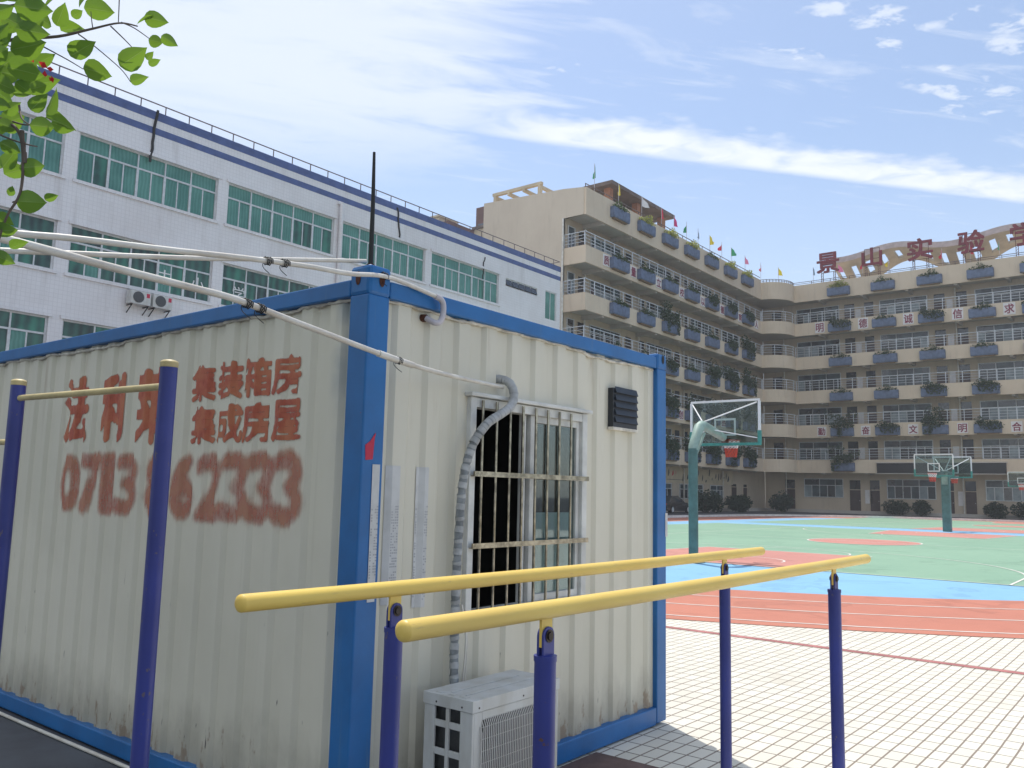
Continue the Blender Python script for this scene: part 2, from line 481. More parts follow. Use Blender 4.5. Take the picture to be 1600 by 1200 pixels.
# ---------------------------------------------------------------- mesh helpers
class MB:
    def __init__(s): s.v, s.f, s.sm, s.mi = [], [], [], []; s.cur = 0
    def add(s, vs, fs, smooth=False):
        o = len(s.v)
        s.v += [tuple(v) for v in vs]
        for f in fs:
            s.f.append([i + o for i in f]); s.sm.append(smooth); s.mi.append(s.cur)
        return s
    def box(s, x0, y0, z0, x1, y1, z1):
        x0, x1 = min(x0, x1), max(x0, x1); y0, y1 = min(y0, y1), max(y0, y1); z0, z1 = min(z0, z1), max(z0, z1)
        return s.add([(x0, y0, z0), (x1, y0, z0), (x1, y1, z0), (x0, y1, z0), (x0, y0, z1), (x1, y0, z1), (x1, y1, z1), (x0, y1, z1)],
                     [(3, 2, 1, 0), (4, 5, 6, 7), (0, 1, 5, 4), (1, 2, 6, 5), (2, 3, 7, 6), (3, 0, 4, 7)])
    def quad(s, a, b, c, d): return s.add([a, b, c, d], [(0, 1, 2, 3)])
    def poly(s, pts, z0, z1=None):
        n = len(pts)
        if z1 is None: return s.add([(p[0], p[1], z0) for p in pts], [list(range(n))])
        vs = [(p[0], p[1], z0) for p in pts] + [(p[0], p[1], z1) for p in pts]
        return s.add(vs, [list(range(n - 1, -1, -1)), list(range(n, 2 * n))] + [(i, (i + 1) % n, n + (i + 1) % n, n + i) for i in range(n)])
    def tube(s, pts, r, n=8, caps=True, dome=0):
        pts = [Vector(p) for p in pts]
        if not isinstance(r, (list, tuple)): r = [r] * len(pts)
        up = None; rings = []
        for i, p in enumerate(pts):
            t = (pts[min(i + 1, len(pts) - 1)] - pts[max(i - 1, 0)]).normalized()
            if up is None: up = Vector((0, 0, 1)) if abs(t.z) < .9 else Vector((1, 0, 0))
            a = (up - t * up.dot(t)).normalized(); b = t.cross(a); up = a
            rings.append([p + (a * math.cos(k * 2 * math.pi / n) + b * math.sin(k * 2 * math.pi / n)) * r[i] for k in range(n)])
        vs = [v for rg in rings for v in rg]
        s.add(vs, [(i * n + k, i * n + (k + 1) % n, (i + 1) * n + (k + 1) % n, (i + 1) * n + k) for i in range(len(pts) - 1) for k in range(n)], True)
        if caps:
            for rg, pa, pb, fl in ((rings[0], pts[0], pts[1], True), (rings[-1], pts[-1], pts[-2], False)):
                if dome:
                    d = (pa - pb).normalized(); rr = (rg[0] - pa).length; vs = list(rg); fs = []
                    for j in (1, 2, 3):
                        an = j * math.pi / 8
                        vs += [pa + (v - pa) * math.cos(an) + d * math.sin(an) * rr * dome for v in rg]
                    for j in range(3):
                        fs += [(j * n + k, j * n + (k + 1) % n, (j + 1) * n + (k + 1) % n, (j + 1) * n + k) for k in range(n)]
                    fs.append(list(range(3 * n, 4 * n)))
                    if fl: fs = [f[::-1] for f in fs]
                    s.add(vs, fs, True)
                else: s.add(rg, [list(range(n - 1, -1, -1)) if fl else list(range(n))])
        return s
    def bar(s, p, q, w_, h_):           # rectangular bar between two points
        p, q = Vector(p), Vector(q); t = (q - p).normalized()
        u = Vector((0, 0, 1)) if abs(t.z) < .95 else Vector((1, 0, 0))
        a = t.cross(u).normalized() * (w_ / 2); b = a.cross(t).normalized() * (h_ / 2)
        vs = [c + sa * a + sb * b for c in (p, q) for sa, sb in ((-1, -1), (1, -1), (1, 1), (-1, 1))]
        return s.add(vs, [(0, 3, 2, 1), (4, 5, 6, 7), (0, 1, 5, 4), (1, 2, 6, 5), (2, 3, 7, 6), (3, 0, 4, 7)][::1])
    def path_wall(s, pts, z0, z1, t):   # upright band along a plan path, t to the left of travel
        n = len(pts); off = []
        P2 = [Vector((p[0], p[1])) for p in pts]
        for i in range(n):
            d1 = (P2[i] - P2[max(i - 1, 0)]); d2 = (P2[min(i + 1, n - 1)] - P2[i])
            if d1.length == 0: d1 = d2
            if d2.length == 0: d2 = d1
            n1 = Vector((-d1.y, d1.x)).normalized(); n2 = Vector((-d2.y, d2.x)).normalized()
            m = (n1 + n2).normalized(); off.append(P2[i] + m * (t / max(.3, m.dot(n1))))
        vs = []
        for i in range(n):
            a, b = P2[i], off[i]
            vs += [(a.x, a.y, z0), (a.x, a.y, z1), (b.x, b.y, z1), (b.x, b.y, z0)]
        fs = []
        for i in range(n - 1):
            for k in range(4): fs.append((4 * i + k, 4 * i + 4 + k, 4 * i + 4 + (k + 1) % 4, 4 * i + (k + 1) % 4))
        fs += [(0, 1, 2, 3), tuple(4 * (n - 1) + k for k in (3, 2, 1, 0))]
        return s.add(vs, fs)
    def build(s, name, mats, parent=None, bevel=0, world=True, fix=True):
        me = bpy.data.meshes.new(name)
        o0 = ORG.get(parent.name, Vector()) if (parent and world) else Vector()
        me.from_pydata([(v[0] - o0.x, v[1] - o0.y, v[2] - o0.z) for v in s.v], [], s.f)
        me.polygons.foreach_set('use_smooth', s.sm)
        me.polygons.foreach_set('material_index', s.mi)
        for m in (mats if isinstance(mats, (list, tuple)) else [mats]): me.materials.append(m)
        if fix:
            bm = bmesh.new(); bm.from_mesh(me); bmesh.ops.recalc_face_normals(bm, faces=bm.faces); bm.to_mesh(me); bm.free()
        me.update()
        o = bpy.data.objects.new(name, me); COL.objects.link(o)
        if parent:
            o.parent = parent; ORG[o.name] = o0
        if bevel:
            b = o.modifiers.new('bevel', 'BEVEL'); b.width = bevel; b.segments = 2; b.limit_method = 'ANGLE'; b.angle_limit = R(40)
        return o
ORG = {}

def tag(o, label=None, cat=None, group=None, kind=None):
    for k, v in (('label', label), ('category', cat), ('group', group), ('kind', kind)):
        if v: o[k] = v
    return o
def thing(name, label, cat, loc=(0, 0, 0), rz=0, group=None):
    o = bpy.data.objects.new(name, None); COL.objects.link(o)
    o.location = loc; o.rotation_euler = (0, 0, rz); o.empty_display_size = .3
    ORG[o.name] = Vector(loc)
    return tag(o, label, cat, group)
def struct(name, mb, mat):
    return tag(mb.build(name, mat), kind='structure')
def dup(src, loc, rz, label):
    r = src.copy(); COL.objects.link(r); r.location = loc; r.rotation_euler = (0, 0, rz); r['label'] = label
    ORG[r.name] = Vector(loc)
    for ch in list(src.children):
        c = ch.copy(); COL.objects.link(c); c.parent = r
        for g in list(ch.children):
            d = g.copy(); COL.objects.link(d); d.parent = c
    return r
ORD = ['first', 'second', 'third', 'fourth', 'fifth', 'sixth', 'seventh', 'eighth', 'ninth', 'tenth', 'eleventh', 'twelfth', 'thirteenth', 'fourteenth', 'fifteenth']

GL = {}
def glyph(body, off=0.0, ext=0.0):
    k = (body, off, ext)
    if k in GL: return GL[k]
    c = bpy.data.curves.new('lettering', 'FONT'); c.body = body; c.offset = off; c.extrude = ext; c.resolution_u = 3
    o = bpy.data.objects.new('lettering', c); COL.objects.link(o)
    bpy.context.view_layer.update()
    me = bpy.data.meshes.new_from_object(o.evaluated_get(bpy.context.evaluated_depsgraph_get()))
    vs = [tuple(v.co) for v in me.vertices]; fs = [tuple(p.vertices) for p in me.polygons]
    bpy.data.objects.remove(o); bpy.data.curves.remove(c); bpy.data.meshes.remove(me)
    xs = [v[0] for v in vs]; ys = [v[1] for v in vs]
    x0, x1, y0, y1 = min(xs), max(xs), min(ys), max(ys)
    GL[k] = ([((v[0] - x0) / (x1 - x0), (v[1] - y0) / (y1 - y0), v[2]) for v in vs], fs)
    return GL[k]
def put_glyph(mb, body, fn, off=0.0, ext=0.0):     # fn maps (u, v, thickness) to a point
    vs, fs = glyph(body, off, ext)
    mb.add([fn(*v) for v in vs], fs)

def leaves(mb, n, c, rad, size, seed, shell=.35, droop=0.0):
    r = random.Random(seed)
    for _ in range(n):
        while True:
            d = Vector((r.uniform(-1, 1), r.uniform(-1, 1), r.uniform(-1, 1)))
            if d.length <= 1 and r.random() < shell + d.length: break
        p = Vector((c[0] + d.x * rad[0], c[1] + d.y * rad[1], c[2] + d.z * rad[2]))
        a = Vector((r.uniform(-1, 1), r.uniform(-1, 1), r.uniform(-.7, .7) - droop)).normalized()
        b = a.cross(Vector((r.uniform(-1, 1), r.uniform(-1, 1), r.uniform(-1, 1)))).normalized()
        nn = a.cross(b)
        L = size * r.uniform(.6, 1.3); w_ = L * r.uniform(.25, .4)
        mb.add([p - a * L * .5, p + b * w_ + nn * L * .06, p + a * L * .5, p - b * w_ + nn * L * .06], [(0, 1, 2), (0, 2, 3)])
    return mb

# ---------------------------------------------------------------- ground
mb = MB(); mb.poly([(-150, -150), (300, -150), (300, 250), (-150, 250)], -.006)
struct('ground', mb, M['asphalt'])
CX0, CX1, CY = 27.0, 66.0, 11.0
def stadium(r, n=48):
    pts = [(CX0 + r * math.cos(a), CY + r * math.sin(a)) for a in [math.pi / 2 + math.pi * i / n for i in range(n + 1)]]
    pts += [(CX1 + r * math.cos(a), CY + r * math.sin(a)) for a in [-math.pi / 2 + math.pi * i / n for i in range(n + 1)]]
    return pts
def ring(mb, r0, r1, z):
    a, b = stadium(r0), stadium(r1); n = len(a)
    mb.add([(p[0], p[1], z) for p in a] + [(p[0], p[1], z) for p in b], [(i, (i + 1) % n, n + (i + 1) % n, n + i) for i in range(n)])
# pavers lie on the camera's side of the track and round the cabin
mb = MB(); mb.poly([(2.9, -40), (30, -40), (30, 20), (2.9, 20)], 0)
struct('paved_yard', mb, M['pavers'])
mb = MB(); mb.box(2.9, 2.0, -.004, 4.66, 2.965, .004)
struct('paving_border', mb, M['darkpaver'])
mb = MB(); mb.poly([(9.44, -40), (9.56, -40), (9.56, 12), (9.44, 12)], .004)
struct('red_paver_line', mb, M['redpaver'])
mb = MB(); mb.poly([(-8, -12), (2.88, -12), (2.88, 2.4), (2.66, 2.4), (2.66, 14), (-8, 14)], -.002)
struct('dark_yard', mb, M['asphalt2'])
mb = MB(); ring(mb, 13.8, 17.8, .006)
struct('running_track', mb, M['track'])
mb = MB()
for r in (14.95, 16.2, 17.45): ring(mb, r - .025, r + .025, .010)
struct('track_lines', mb, M['line'])
mb = MB(); mb.poly(stadium(13.8), .006)
struct('court_surround', mb, M['ccyan'])
mb = MB()
for x0, x1 in ((19.2, 48.3), (52.2, 81.0)): mb.poly([(x0, -.2), (x1, -.2), (x1, 22.2), (x0, 22.2)], .010)
struct('green_court', mb, M['cgreen'])
YC = 9.4
def key(mb, x0, x1, z): mb.poly([(x0, YC - 3.0), (x1, YC - 2.45), (x1, YC + 2.45), (x0, YC + 3.0)], z)
mb = MB()
for bx, s in ((19.2, 1), (48.3, -1), (52.2, 1), (81.0, -1)): key(mb, bx, bx + 5.9 * s, .014)
for cx in (33.9, 66.6): mb.poly([(cx + 2.3 * math.cos(a), YC + .25 + 1.95 * math.sin(a)) for a in [i * math.pi / 24 for i in range(48)]], .014)
struct('court_keys', mb, M['cred'])
mb = MB()
def line(x0, y0, x1, y1, w_=.05, z=.018):
    p, q = Vector((x0, y0)), Vector((x1, y1)); t = (q - p).normalized(); n_ = Vector((-t.y, t.x)) * w_ / 2
    mb.add([(*(p + n_), z), (*(q + n_), z), (*(q - n_), z), (*(p - n_), z)], [(0, 1, 2, 3)])
def arc(cx, cy, r, a0, a1, n=40, w_=.05, ry=None):
    ry = ry or r; pts = [(a0 + (a1 - a0) * i / n) for i in range(n + 1)]
    ins = [(cx + (r - w_ / 2) * math.cos(a), cy + (ry - w_ / 2) * math.sin(a), .018) for a in pts]
    out = [(cx + (r + w_ / 2) * math.cos(a), cy + (ry + w_ / 2) * math.sin(a), .018) for a in pts]
    mb.add(ins + out, [(i, i + 1, n + 2 + i, n + 1 + i) for i in range(n)])
for bx, ex in ((19.2, 48.3), (52.2, 81.0)):
    for s, b in ((1, bx), (-1, ex)):
        line(b, -.2, b, 22.2)
        line(b, YC - 6.65, b + 2.1 * s, YC - 6.65); line(b, YC + 6.65, b + 2.1 * s, YC + 6.65)
        line(b, YC - 3, b + 5.9 * s, YC - 2.45); line(b, YC + 3, b + 5.9 * s, YC + 2.45); line(b + 5.9 * s, YC - 2.45, b + 5.9 * s, YC + 2.45)
        hx = b + 1.6 * s; a = math.acos(.5 / 6.67)
        if s > 0: arc(hx, YC, 6.67, -a, a); arc(hx, YC - .2, 1.3, -1.57, 1.57, 20); arc(b + 5.9, YC, 1.8, -1.57, 1.57, 20)
        else: arc(hx, YC, 6.67, math.pi - a, math.pi + a); arc(hx, YC, 1.3, 1.57, 4.71, 20); arc(b - 5.9, YC, 1.8, 1.57, 4.71, 20)
    line(bx, YC + 7.5, ex, YC + 7.5); line(bx, YC - 7.5, ex, YC - 7.5)
    line((bx + ex) / 2, YC - 7.5, (bx + ex) / 2, YC + 7.5)
for cx in (33.9, 66.6): arc(cx, YC + .25, 2.33, 0, 2 * math.pi, 60, .06, 1.98)
struct('court_lines', mb, M['line'])
mb = MB(); ring(mb, 17.8, 17.98, .02)
mb2 = MB()
o_, i_ = stadium(18.05), stadium(17.82)
k = [i for i, p in enumerate(o_) if p[1] > 12 or p[0] > 70]
seg = [o_[i] for i in k if o_[i][1] > 12 and o_[i][0] < 66.1]
kb = MB(); pts = sorted([p for p in o_ if p[1] > 18], key=lambda p: p[0])
kb.path_wall(pts + [p for p in o_ if p[0] > 66.5 and p[1] <= 18][::-1], -.01, .16, -.2)
struct('kerb', kb, M['kerbwhite'])
mb = MB(); mb.poly([(40, 29.1), (66, 29.1)] + [(CX1 + 18.05 * math.cos(a), CY + 18.05 * math.sin(a)) for a in [math.pi / 2 - math.pi * i / 24 for i in range(1, 25)]] + [(92.6, -7.05), (92.6, 40), (40, 40)], .12)
struct('school_road', mb, M['asphalt'])

# ---------------------------------------------------------------- portable cabin
CXN, CYN, CW, CL, CH = 2.633, 2.97, 2.95, 6.0, 2.605
CXF, CYF = CXN + CW, CYN + CL
cab = thing('portable_cabin', 'cream corrugated portable cabin with blue steel frame and red stencilled lettering', 'cabin', (CXN, CYN, 0))
def prof(u):                      # trapezoid sheet profile, 0 outer to .034 inner
    p = (u % .2285) / .2285
    if p < .39: return 0.0
    if p < .5: return .021 * (p - .39) / .11
    if p < .89: return .021
    return .021 * (1 - (p - .89) / .11)
def breaks(u0, u1):
    out = [u0]; k = math.floor(u0 / .2285)
    while k * .2285 < u1:
        for q in (0, .39, .5, .89):
            x = (k + q) * .2285
            if u0 + 1e-5 < x < u1 - 1e-5: out.append(x)
        k += 1
    return out + [u1]
def sheet(mb, fn, u0, u1, z0, z1, nz=1):
    us = breaks(u0, u1)
    zs = [z0 + (z1 - z0) * i / nz for i in range(nz + 1)]
    vs = [fn(u, prof(u), z) for u in us for z in zs]; m = nz + 1
    mb.add(vs, [(i * m + j, (i + 1) * m + j, (i + 1) * m + j + 1, i * m + j + 1) for i in range(len(us) - 1) for j in range(nz)])
PIN = .035                        # panels sit back from the frame's face
fl = lambda u, d, z: (CXN + PIN + d, CYN + u, z)
fr = lambda u, d, z: (CXN + u, CYN + PIN + d, z)
mb = MB(); sheet(mb, fl, .13, CL - .13, .11, 2.52); mb.build('left_sheet_wall', M['panel_l'], cab)
WX0, WX1, WZ0, WZ1 = 3.425 - CXN, 4.50 - CXN, .95, 2.07
mb = MB()
sheet(mb, fr, .13, WX0, .13, 2.52); sheet(mb, fr, WX1, CW - .13, .13, 2.52)
sheet(mb, fr, WX0, WX1, .13, WZ0); sheet(mb, fr, WX0, WX1, WZ1, 2.52)
mb.build('window_sheet_wall', M['panel_r'], cab)
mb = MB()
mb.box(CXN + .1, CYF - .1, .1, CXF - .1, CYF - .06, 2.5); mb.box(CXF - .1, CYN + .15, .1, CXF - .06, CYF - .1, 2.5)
mb.build('rear_wall', M['dark'], cab)  # coloured near black so the room behind the window looks unlit
mb = MB(); mb.box(CXN + .06, CYN + .06, 2.522, CXF - .06, CYF - .06, 2.56); mb.build('roof', M['panel_r'], cab)
mb = MB(); mb.box(CXN + .1, CYN + .1, .121, CXN + .12, CYF - .1, 2.51); mb.box(CXN + .12, CYN + .1, 2.49, CXF - .1, CYF - .1, 2.51); mb.build('shade_lining', M['dark'], cab)  # added near-black liner, puts the room's darkness into the colour
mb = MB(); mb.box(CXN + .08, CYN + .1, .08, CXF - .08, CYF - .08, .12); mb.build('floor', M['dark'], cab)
for x0, y0 in ((CXN, CYN), (CXF - .135, CYN), (CXN, CYF - .135), (CXF - .135, CYF - .135)):
    mb = MB(); mb.box(x0, y0, .02, x0 + .135, y0 + .135, 2.52); mb.build('corner_post', M['cblue'], cab, .008)
    near = x0 == CXN and y0 == CYN
    t_ = 2.665 if near else 2.635
    mb = MB(); mb.box(x0 - .004, y0 - .004, 2.515, x0 + .139, y0 + .139, t_)
    cc = mb.build('corner_casting', M['cblue'], cab, .02)
    def slot(cx, cy, cz, nx, ny):
        a = [(.018 * math.cos(q) , .034 * math.sin(q)) for q in [i * math.pi / 8 for i in range(16)]]
        mb = MB(); mb.add([(cx, cy + p, cz + q) if nx else (cx + p, cy, cz + q) for p, q in a], [list(range(16))])
        mb.build('lifting_slot', M['rust'] if near else M['dark'], cc)
    slot(x0 - .0065, y0 + .075, 2.60, 1, 0); slot(x0 + .075, y0 - .0065, 2.595, 0, 1)
def beam(a, b, z0, z1, name='top_beam'):
    mb = MB(); mb.box(*a, z0, *b, z1); return mb.build(name, M['cblue'], cab, .008)
beam((CXN + .003, CYN + .139), (CXN + .12, CYF - .139), 2.52, 2.605)
beam((CXN + .139, CYN + .003), (CXF - .139, CYN + .12), 2.52, 2.605)
beam((CXF - .12, CYN + .139), (CXF - .003, CYF - .139), 2.52, 2.605)
beam((CXN + .139, CYF - .12), (CXF - .139, CYF - .003), 2.52, 2.605)
beam((CXN + .003, CYN + .135), (CXN + .12, CYF - .135), .01, .11, 'base_beam')
beam((CXN + .135, CYN + .003), (CXF - .135, CYN + .12), .01, .13, 'base_beam')
mb = MB()                          # ragged seal bead under the top beams
def bead(fn, u0, u1, seed):
    r = random.Random(seed); pts, rr = [], []; u = u0; z = 2.514
    while u < u1:
        z += r.uniform(-.006, .006); z = min(2.519, max(2.497, z))
        pts.append(fn(u, prof(u) * .5 - .004, z)); rr.append(r.uniform(.006, .014)); u += .035
    mb.tube(pts, rr, 6)
bead(fl, .14, CL - .14, 1); bead(fr, .14, CW - .14, 2)
mb.build('seal_bead', M['sealant'], cab)

# stencilled lettering: sprayed coverage worked out on a fine net that lies in the folds of the sheet
import numpy as np
def spray(items, name, mat, res, fat, blur):
    ya = max(i[1] for i in items) + .06; yb = min(i[2] for i in items) - .06
    za = min(i[3] for i in items) - .06; zb = max(i[4] for i in items) + .06
    nu, nv = int((ya - yb) / res) + 1, int((zb - za) / res) + 1
    A = np.zeros((nu, nv), np.float32)
    for body, y1, y2, z1, z2 in items:
        vs, fs = glyph(body)
        P_ = np.array([((ya - (y1 + (y2 - y1) * v[0])) / res, (z1 + (z2 - z1) * v[1] - za) / res) for v in vs])
        for f in fs:
            for k in range(1, len(f) - 1):
                a, b, c = P_[f[0]], P_[f[k]], P_[f[k + 1]]
                lo = np.floor(np.minimum(np.minimum(a, b), c)).astype(int); hi = np.ceil(np.maximum(np.maximum(a, b), c)).astype(int) + 1
                gx, gy = np.meshgrid(np.arange(lo[0], hi[0]), np.arange(lo[1], hi[1]), indexing='ij')
                d = (b[0] - a[0]) * (c[1] - a[1]) - (b[1] - a[1]) * (c[0] - a[0])
                if abs(d) < 1e-9: continue
                s_ = ((gx - a[0]) * (c[1] - a[1]) - (gy - a[1]) * (c[0] - a[0])) / d; t_ = ((b[0] - a[0]) * (gy - a[1]) - (b[1] - a[1]) * (gx - a[0])) / d
                A[lo[0]:hi[0], lo[1]:hi[1]] = np.maximum(A[lo[0]:hi[0], lo[1]:hi[1]], ((s_ >= -.02) & (t_ >= -.02) & (s_ + t_ <= 1.02)).astype(np.float32))
    def shift(B, dx, dy): return np.roll(np.roll(B, dx, 0), dy, 1)
    for _ in range(fat):
        A = np.maximum.reduce([A, shift(A, 1, 0), shift(A, -1, 0), shift(A, 0, 1), shift(A, 0, -1)])
    for _ in range(blur):
        A = (A * 2 + shift(A, 1, 0) + shift(A, -1, 0) + shift(A, 0, 1) + shift(A, 0, -1)) / 6
    idx, vs, pv, fs = {}, [], [], []
    def vi(i, j):
        if (i, j) not in idx:
            u = ya - i * res - CYN; idx[(i, j)] = len(vs)
            vs.append((CXN + PIN + prof(u) - .004, CYN + u, za + j * res)); pv.append(float(A[i, j]))
        return idx[(i, j)]
    for i in range(nu - 1):
        for j in range(nv - 1):
            if A[i:i + 2, j:j + 2].max() > .015: fs.append((vi(i, j), vi(i + 1, j), vi(i + 1, j + 1), vi(i, j + 1)))
    m_ = MB(); m_.add(vs, fs); o = m_.build(name, mat, cab, fix=False)
    at_ = o.data.attributes.new('paint', 'FLOAT', 'POINT'); at_.data.foreach_set('value', pv)
    return o
lines_ = [('法', 6.14, 5.78, 1.875, 2.305), ('利', 5.58, 5.30, 1.875, 2.295), ('莱', 5.13, 4.79, 1.855, 2.295)]
for body, y0, z0, z1 in (('集装箱房', 4.53, 2.08, 2.28), ('集成房屋', 4.51, 1.835, 2.04)):
    ys = [(y0, y0 - .24), (y0 - .27, y0 - .50), (y0 - .53, y0 - .76), (y0 - .80, y0 - 1.03)]
    for ch, (a, b) in zip(body, ys): lines_.append((ch, a, b, z0, z1))
spray(lines_[:3], 'stencil_lettering', M['stencil'], .0075, 2, 3)
spray(lines_[3:7], 'stencil_lettering', M['stencil'], .006, 1, 2)
spray(lines_[7:], 'stencil_lettering', M['stencil'], .006, 1, 2)
dig = [(c, a, a - wd, 1.42, 1.76) for c, a, wd in (('0', 6.03, .22), ('7', 5.72, .22), ('1', 5.42, .09), ('3', 5.24, .22), ('8', 4.90, .22), ('6', 4.58, .19), ('2', 4.31, .20), ('3', 4.06, .19), ('3', 3.82, .18), ('3', 3.59, .18))]
dig = [(c, a + .07, b + .05, z0, z1) for c, a, b, z0, z1 in dig]
spray(dig, 'stencil_numerals', M['stencil_worn'], .010, 3, 14)

# barred window
yF = CYN + PIN
mb = MB(); X0, X1 = CXN + WX0, CXN + WX1
for b in ((X0 - .028, WZ0 - .035, X0 + .02, WZ1 + .035), (X1 - .02, WZ0 - .035, X1 + .035, WZ1 + .035)): mb.box(b[0], yF - .03, b[1], b[2], yF + .05, b[3])
mb.box(X0 + .02, yF - .028, WZ1 - .02, X1 - .02, yF + .05, WZ1 + .033); mb.box(X0 + .02, yF - .028, WZ0 - .033, X1 - .02, yF + .05, WZ0 + .02)
win = mb.build('window', M['upvc'], cab, .004)
mb = MB(); mb.box(X0 - .05, yF - .055, WZ1 + .036, X1 + .06, yF + .03, WZ1 + .058); mb.build('drip_cap', M['upvc'], win, .004)
mb = MB(); xm = (X0 + X1) / 2 - .02
mb.box(xm - .03, yF + .012, WZ0 + .02, xm, yF + .045, WZ1 - .02); mb.box(X1 - .055, yF - .006, WZ0 + .02, X1 - .021, yF + .028, WZ1 - .02)
mb.box(xm + .02, yF - .006, WZ0 + .02, xm + .06, yF + .028, WZ1 - .02)
mb.box(xm + .06, yF - .006, WZ0 + .02, X1 - .055, yF + .028, WZ0 + .06); mb.box(xm + .06, yF - .006, WZ1 - .06, X1 - .055, yF + .028, WZ1 - .02)
mb.build('sliding_sash', M['upvc'], win, .003)
mb = MB(); mb.box(xm + .061, yF + .009, WZ0 + .061, X1 - .056, yF + .013, WZ1 - .061); mb.build('pane', M['clear'], win)
mb = MB(); mb.box(xm + .065, yF + .016, WZ0 + .061, X1 - .066, yF + .02, WZ0 + .53); mb.build('frosted_film', M['film'], win)
mb = MB()
for x in (3.48, 3.60, 3.72, 3.84, 3.965, 4.085, 4.205, 4.33): mb.tube([(x, yF - .043, WZ0 - .01), (x, yF - .043, WZ1 + .02)], .0085, 8)
for z in (1.69, 1.31): mb.box(X0 - .02, yF - .062, z - .014, X1 + .01, yF - .052, z + .014); mb.box(X0 - .02, yF - .052, z - .014, X1 + .01, yF - .034, z - .009)
mb.build('security_bars', M['steelbar'], win)
# louvre vent
mb = MB(); vx0, vx1, vz0, vz1 = 4.86, 5.18, 2.05, 2.315
mb.box(vx0, yF - .02, vz0, vx1, yF + .03, vz1)
for k in range(5):
    z = vz0 + .03 + k * .05
    mb.add([(vx0 + .02, yF - .021, z + .046), (vx1 - .01, yF - .021, z + .046), (vx1 - .01, yF - .036, z + .004), (vx0 + .02, yF - .036, z + .004), (vx0 + .02, yF - .021, z), (vx1 - .01, yF - .021, z), ], [(0, 1, 2, 3), (3, 2, 5, 4), (0, 3, 4), (1, 5, 2)])
v = mb.build('louvre_vent', M['vent'], cab)
mb = MB(); mb.box(vx0 - .01, yF - .03, vz0 - .022, vx1 + .005, yF + .02, vz0 - .001); mb.build('vent_sill', M['sealant'], v, .003)
# label on the far post, red sticker on the near post
mb = MB(); mb.box(CXF - .02, CYN - .004, 1.30, CXF + .012, CYN - .001, 1.47); tag(mb.build('label_strip', M['paper']), 'small pale strip stuck on the far blue corner post of the cabin', 'label strip')
mb = MB(); mb.add([(2.655, CYN - .002, 1.73), (2.70, CYN - .002, 1.735), (2.705, CYN - .002, 1.80), (2.71, CYN - .002, 1.86), (2.68, CYN - .002, 1.82), (2.65, CYN - .002, 1.80)], [(0, 1, 2, 3, 4, 5)])
mb.add([(2.711, CYN - .003, 1.86), (2.68, CYN - .003, 1.82), (2.69, CYN - .003, 1.815), (2.711, CYN - .003, 1.845)], [(0, 1, 2, 3)])
mb.v = [(x, y, z) for x, y, z in mb.v]
tag(mb.build('torn_sticker', M['redpaper']), 'torn red sticker on the near blue corner post of the cabin', 'sticker')
# paper strips pasted over the sheet
for j, (xa, xb, za, zb, lab) in enumerate(((2.70, 2.80, 1.08, 1.712, 'long paper notice pasted half over the blue corner post'), (2.835, 2.915, 1.05, 1.712, 'faded paper notice in a rib of the cabin wall, beside the corner post'), (3.045, 3.115, 1.02, 1.712, 'narrow paper strip with print, nearest the wrapped pipe'))):
    t = thing('paper_notice', lab, 'notice', (xa, CYN, za), 0, 'paper notices on the cabin wall')
    mb = MB(); us = breaks(xa - CXN, xb - CXN); yy = lambda u: CYN - .003 if u < .138 else CYN + PIN + prof(u) - .004
    mb.add([(CXN + u, yy(u), z) for u in us for z in (za, zb)], [(2 * i, 2 * i + 2, 2 * i + 3, 2 * i + 1) for i in range(len(us) - 1)])
    mb.build('sheet', M['paper'], t)
    mb = MB(); r = random.Random(j); z = zb - .2
    while z > za + .03:
        for u in us[:-1]:
            u1 = us[us.index(u) + 1]
            if abs(yy(u + 1e-4) - yy(u1 - 1e-4)) > .004: continue
            n_ = max(1, int((u1 - u) / .012))
            for q in range(n_):
                if r.random() < .62:
                    x = CXN + u + .004 + q * .012; mb.add([(x, yy(u + 1e-4) - .0012, z), (x + .008, yy(u + 1e-4) - .0012, z), (x + .008, yy(u + 1e-4) - .0012, z + .006), (x, yy(u + 1e-4) - .0012, z + .006)], [(0, 1, 2, 3)])
        z -= .013
    mb.build('printed_lines', M['ink'], t)

# rod on the cabin corner
t = thing('lightning_rod', 'thin black rod standing upright on the near corner of the cabin roof', 'rod', (2.715, 3.06, 2.665))
mb = MB(); mb.tube([(2.715, 3.06, 2.6651), (2.712, 3.06, 3.0), (2.705, 3.06, 3.262)], [.013, .0105, .007], 8); mb.build('shaft', M['wire'], t)
mb = MB(); mb.tube([(2.715, 3.06, 2.6651), (2.715, 3.06, 2.69)], .02, 8); mb.build('socket', M['rust'], t)

# conduits
def conduit(pts, r, n=10):
    m_ = MB(); m_.tube(pts, r, n); return m_
def spline(pts, k=8):
    out = []; P_ = [Vector(p) for p in pts]
    for i in range(len(P_) - 1):
        a, b, c, d = P_[max(i - 1, 0)], P_[i], P_[i + 1], P_[min(i + 2, len(P_) - 1)]
        for j in range(k):
            t_ = j / k
            out.append(.5 * (2 * b + (c - a) * t_ + (2 * a - 5 * b + 4 * c - d) * t_ ** 2 + (3 * b - a - 3 * c + d) * t_ ** 3))
    return out + [P_[-1]]
def run(pix, d0, d1):             # a straight-hung run: distance changes evenly along the real pipe
    x0, x1 = pix[0][0], pix[-1][0]
    return [at(x, y, 1 / (1 / d0 + (1 / d1 - 1 / d0) * (x - x0) / (x1 - x0))) for x, y in pix]
pA = run([(-170, 348), (33, 365.5), (120, 373), (270, 391), (381, 403), (480, 416), (545, 427.5)], 2.25, 3.66) + [Vector((2.74, 2.955, 2.615)), Vector((3.06, 2.945, 2.583))]
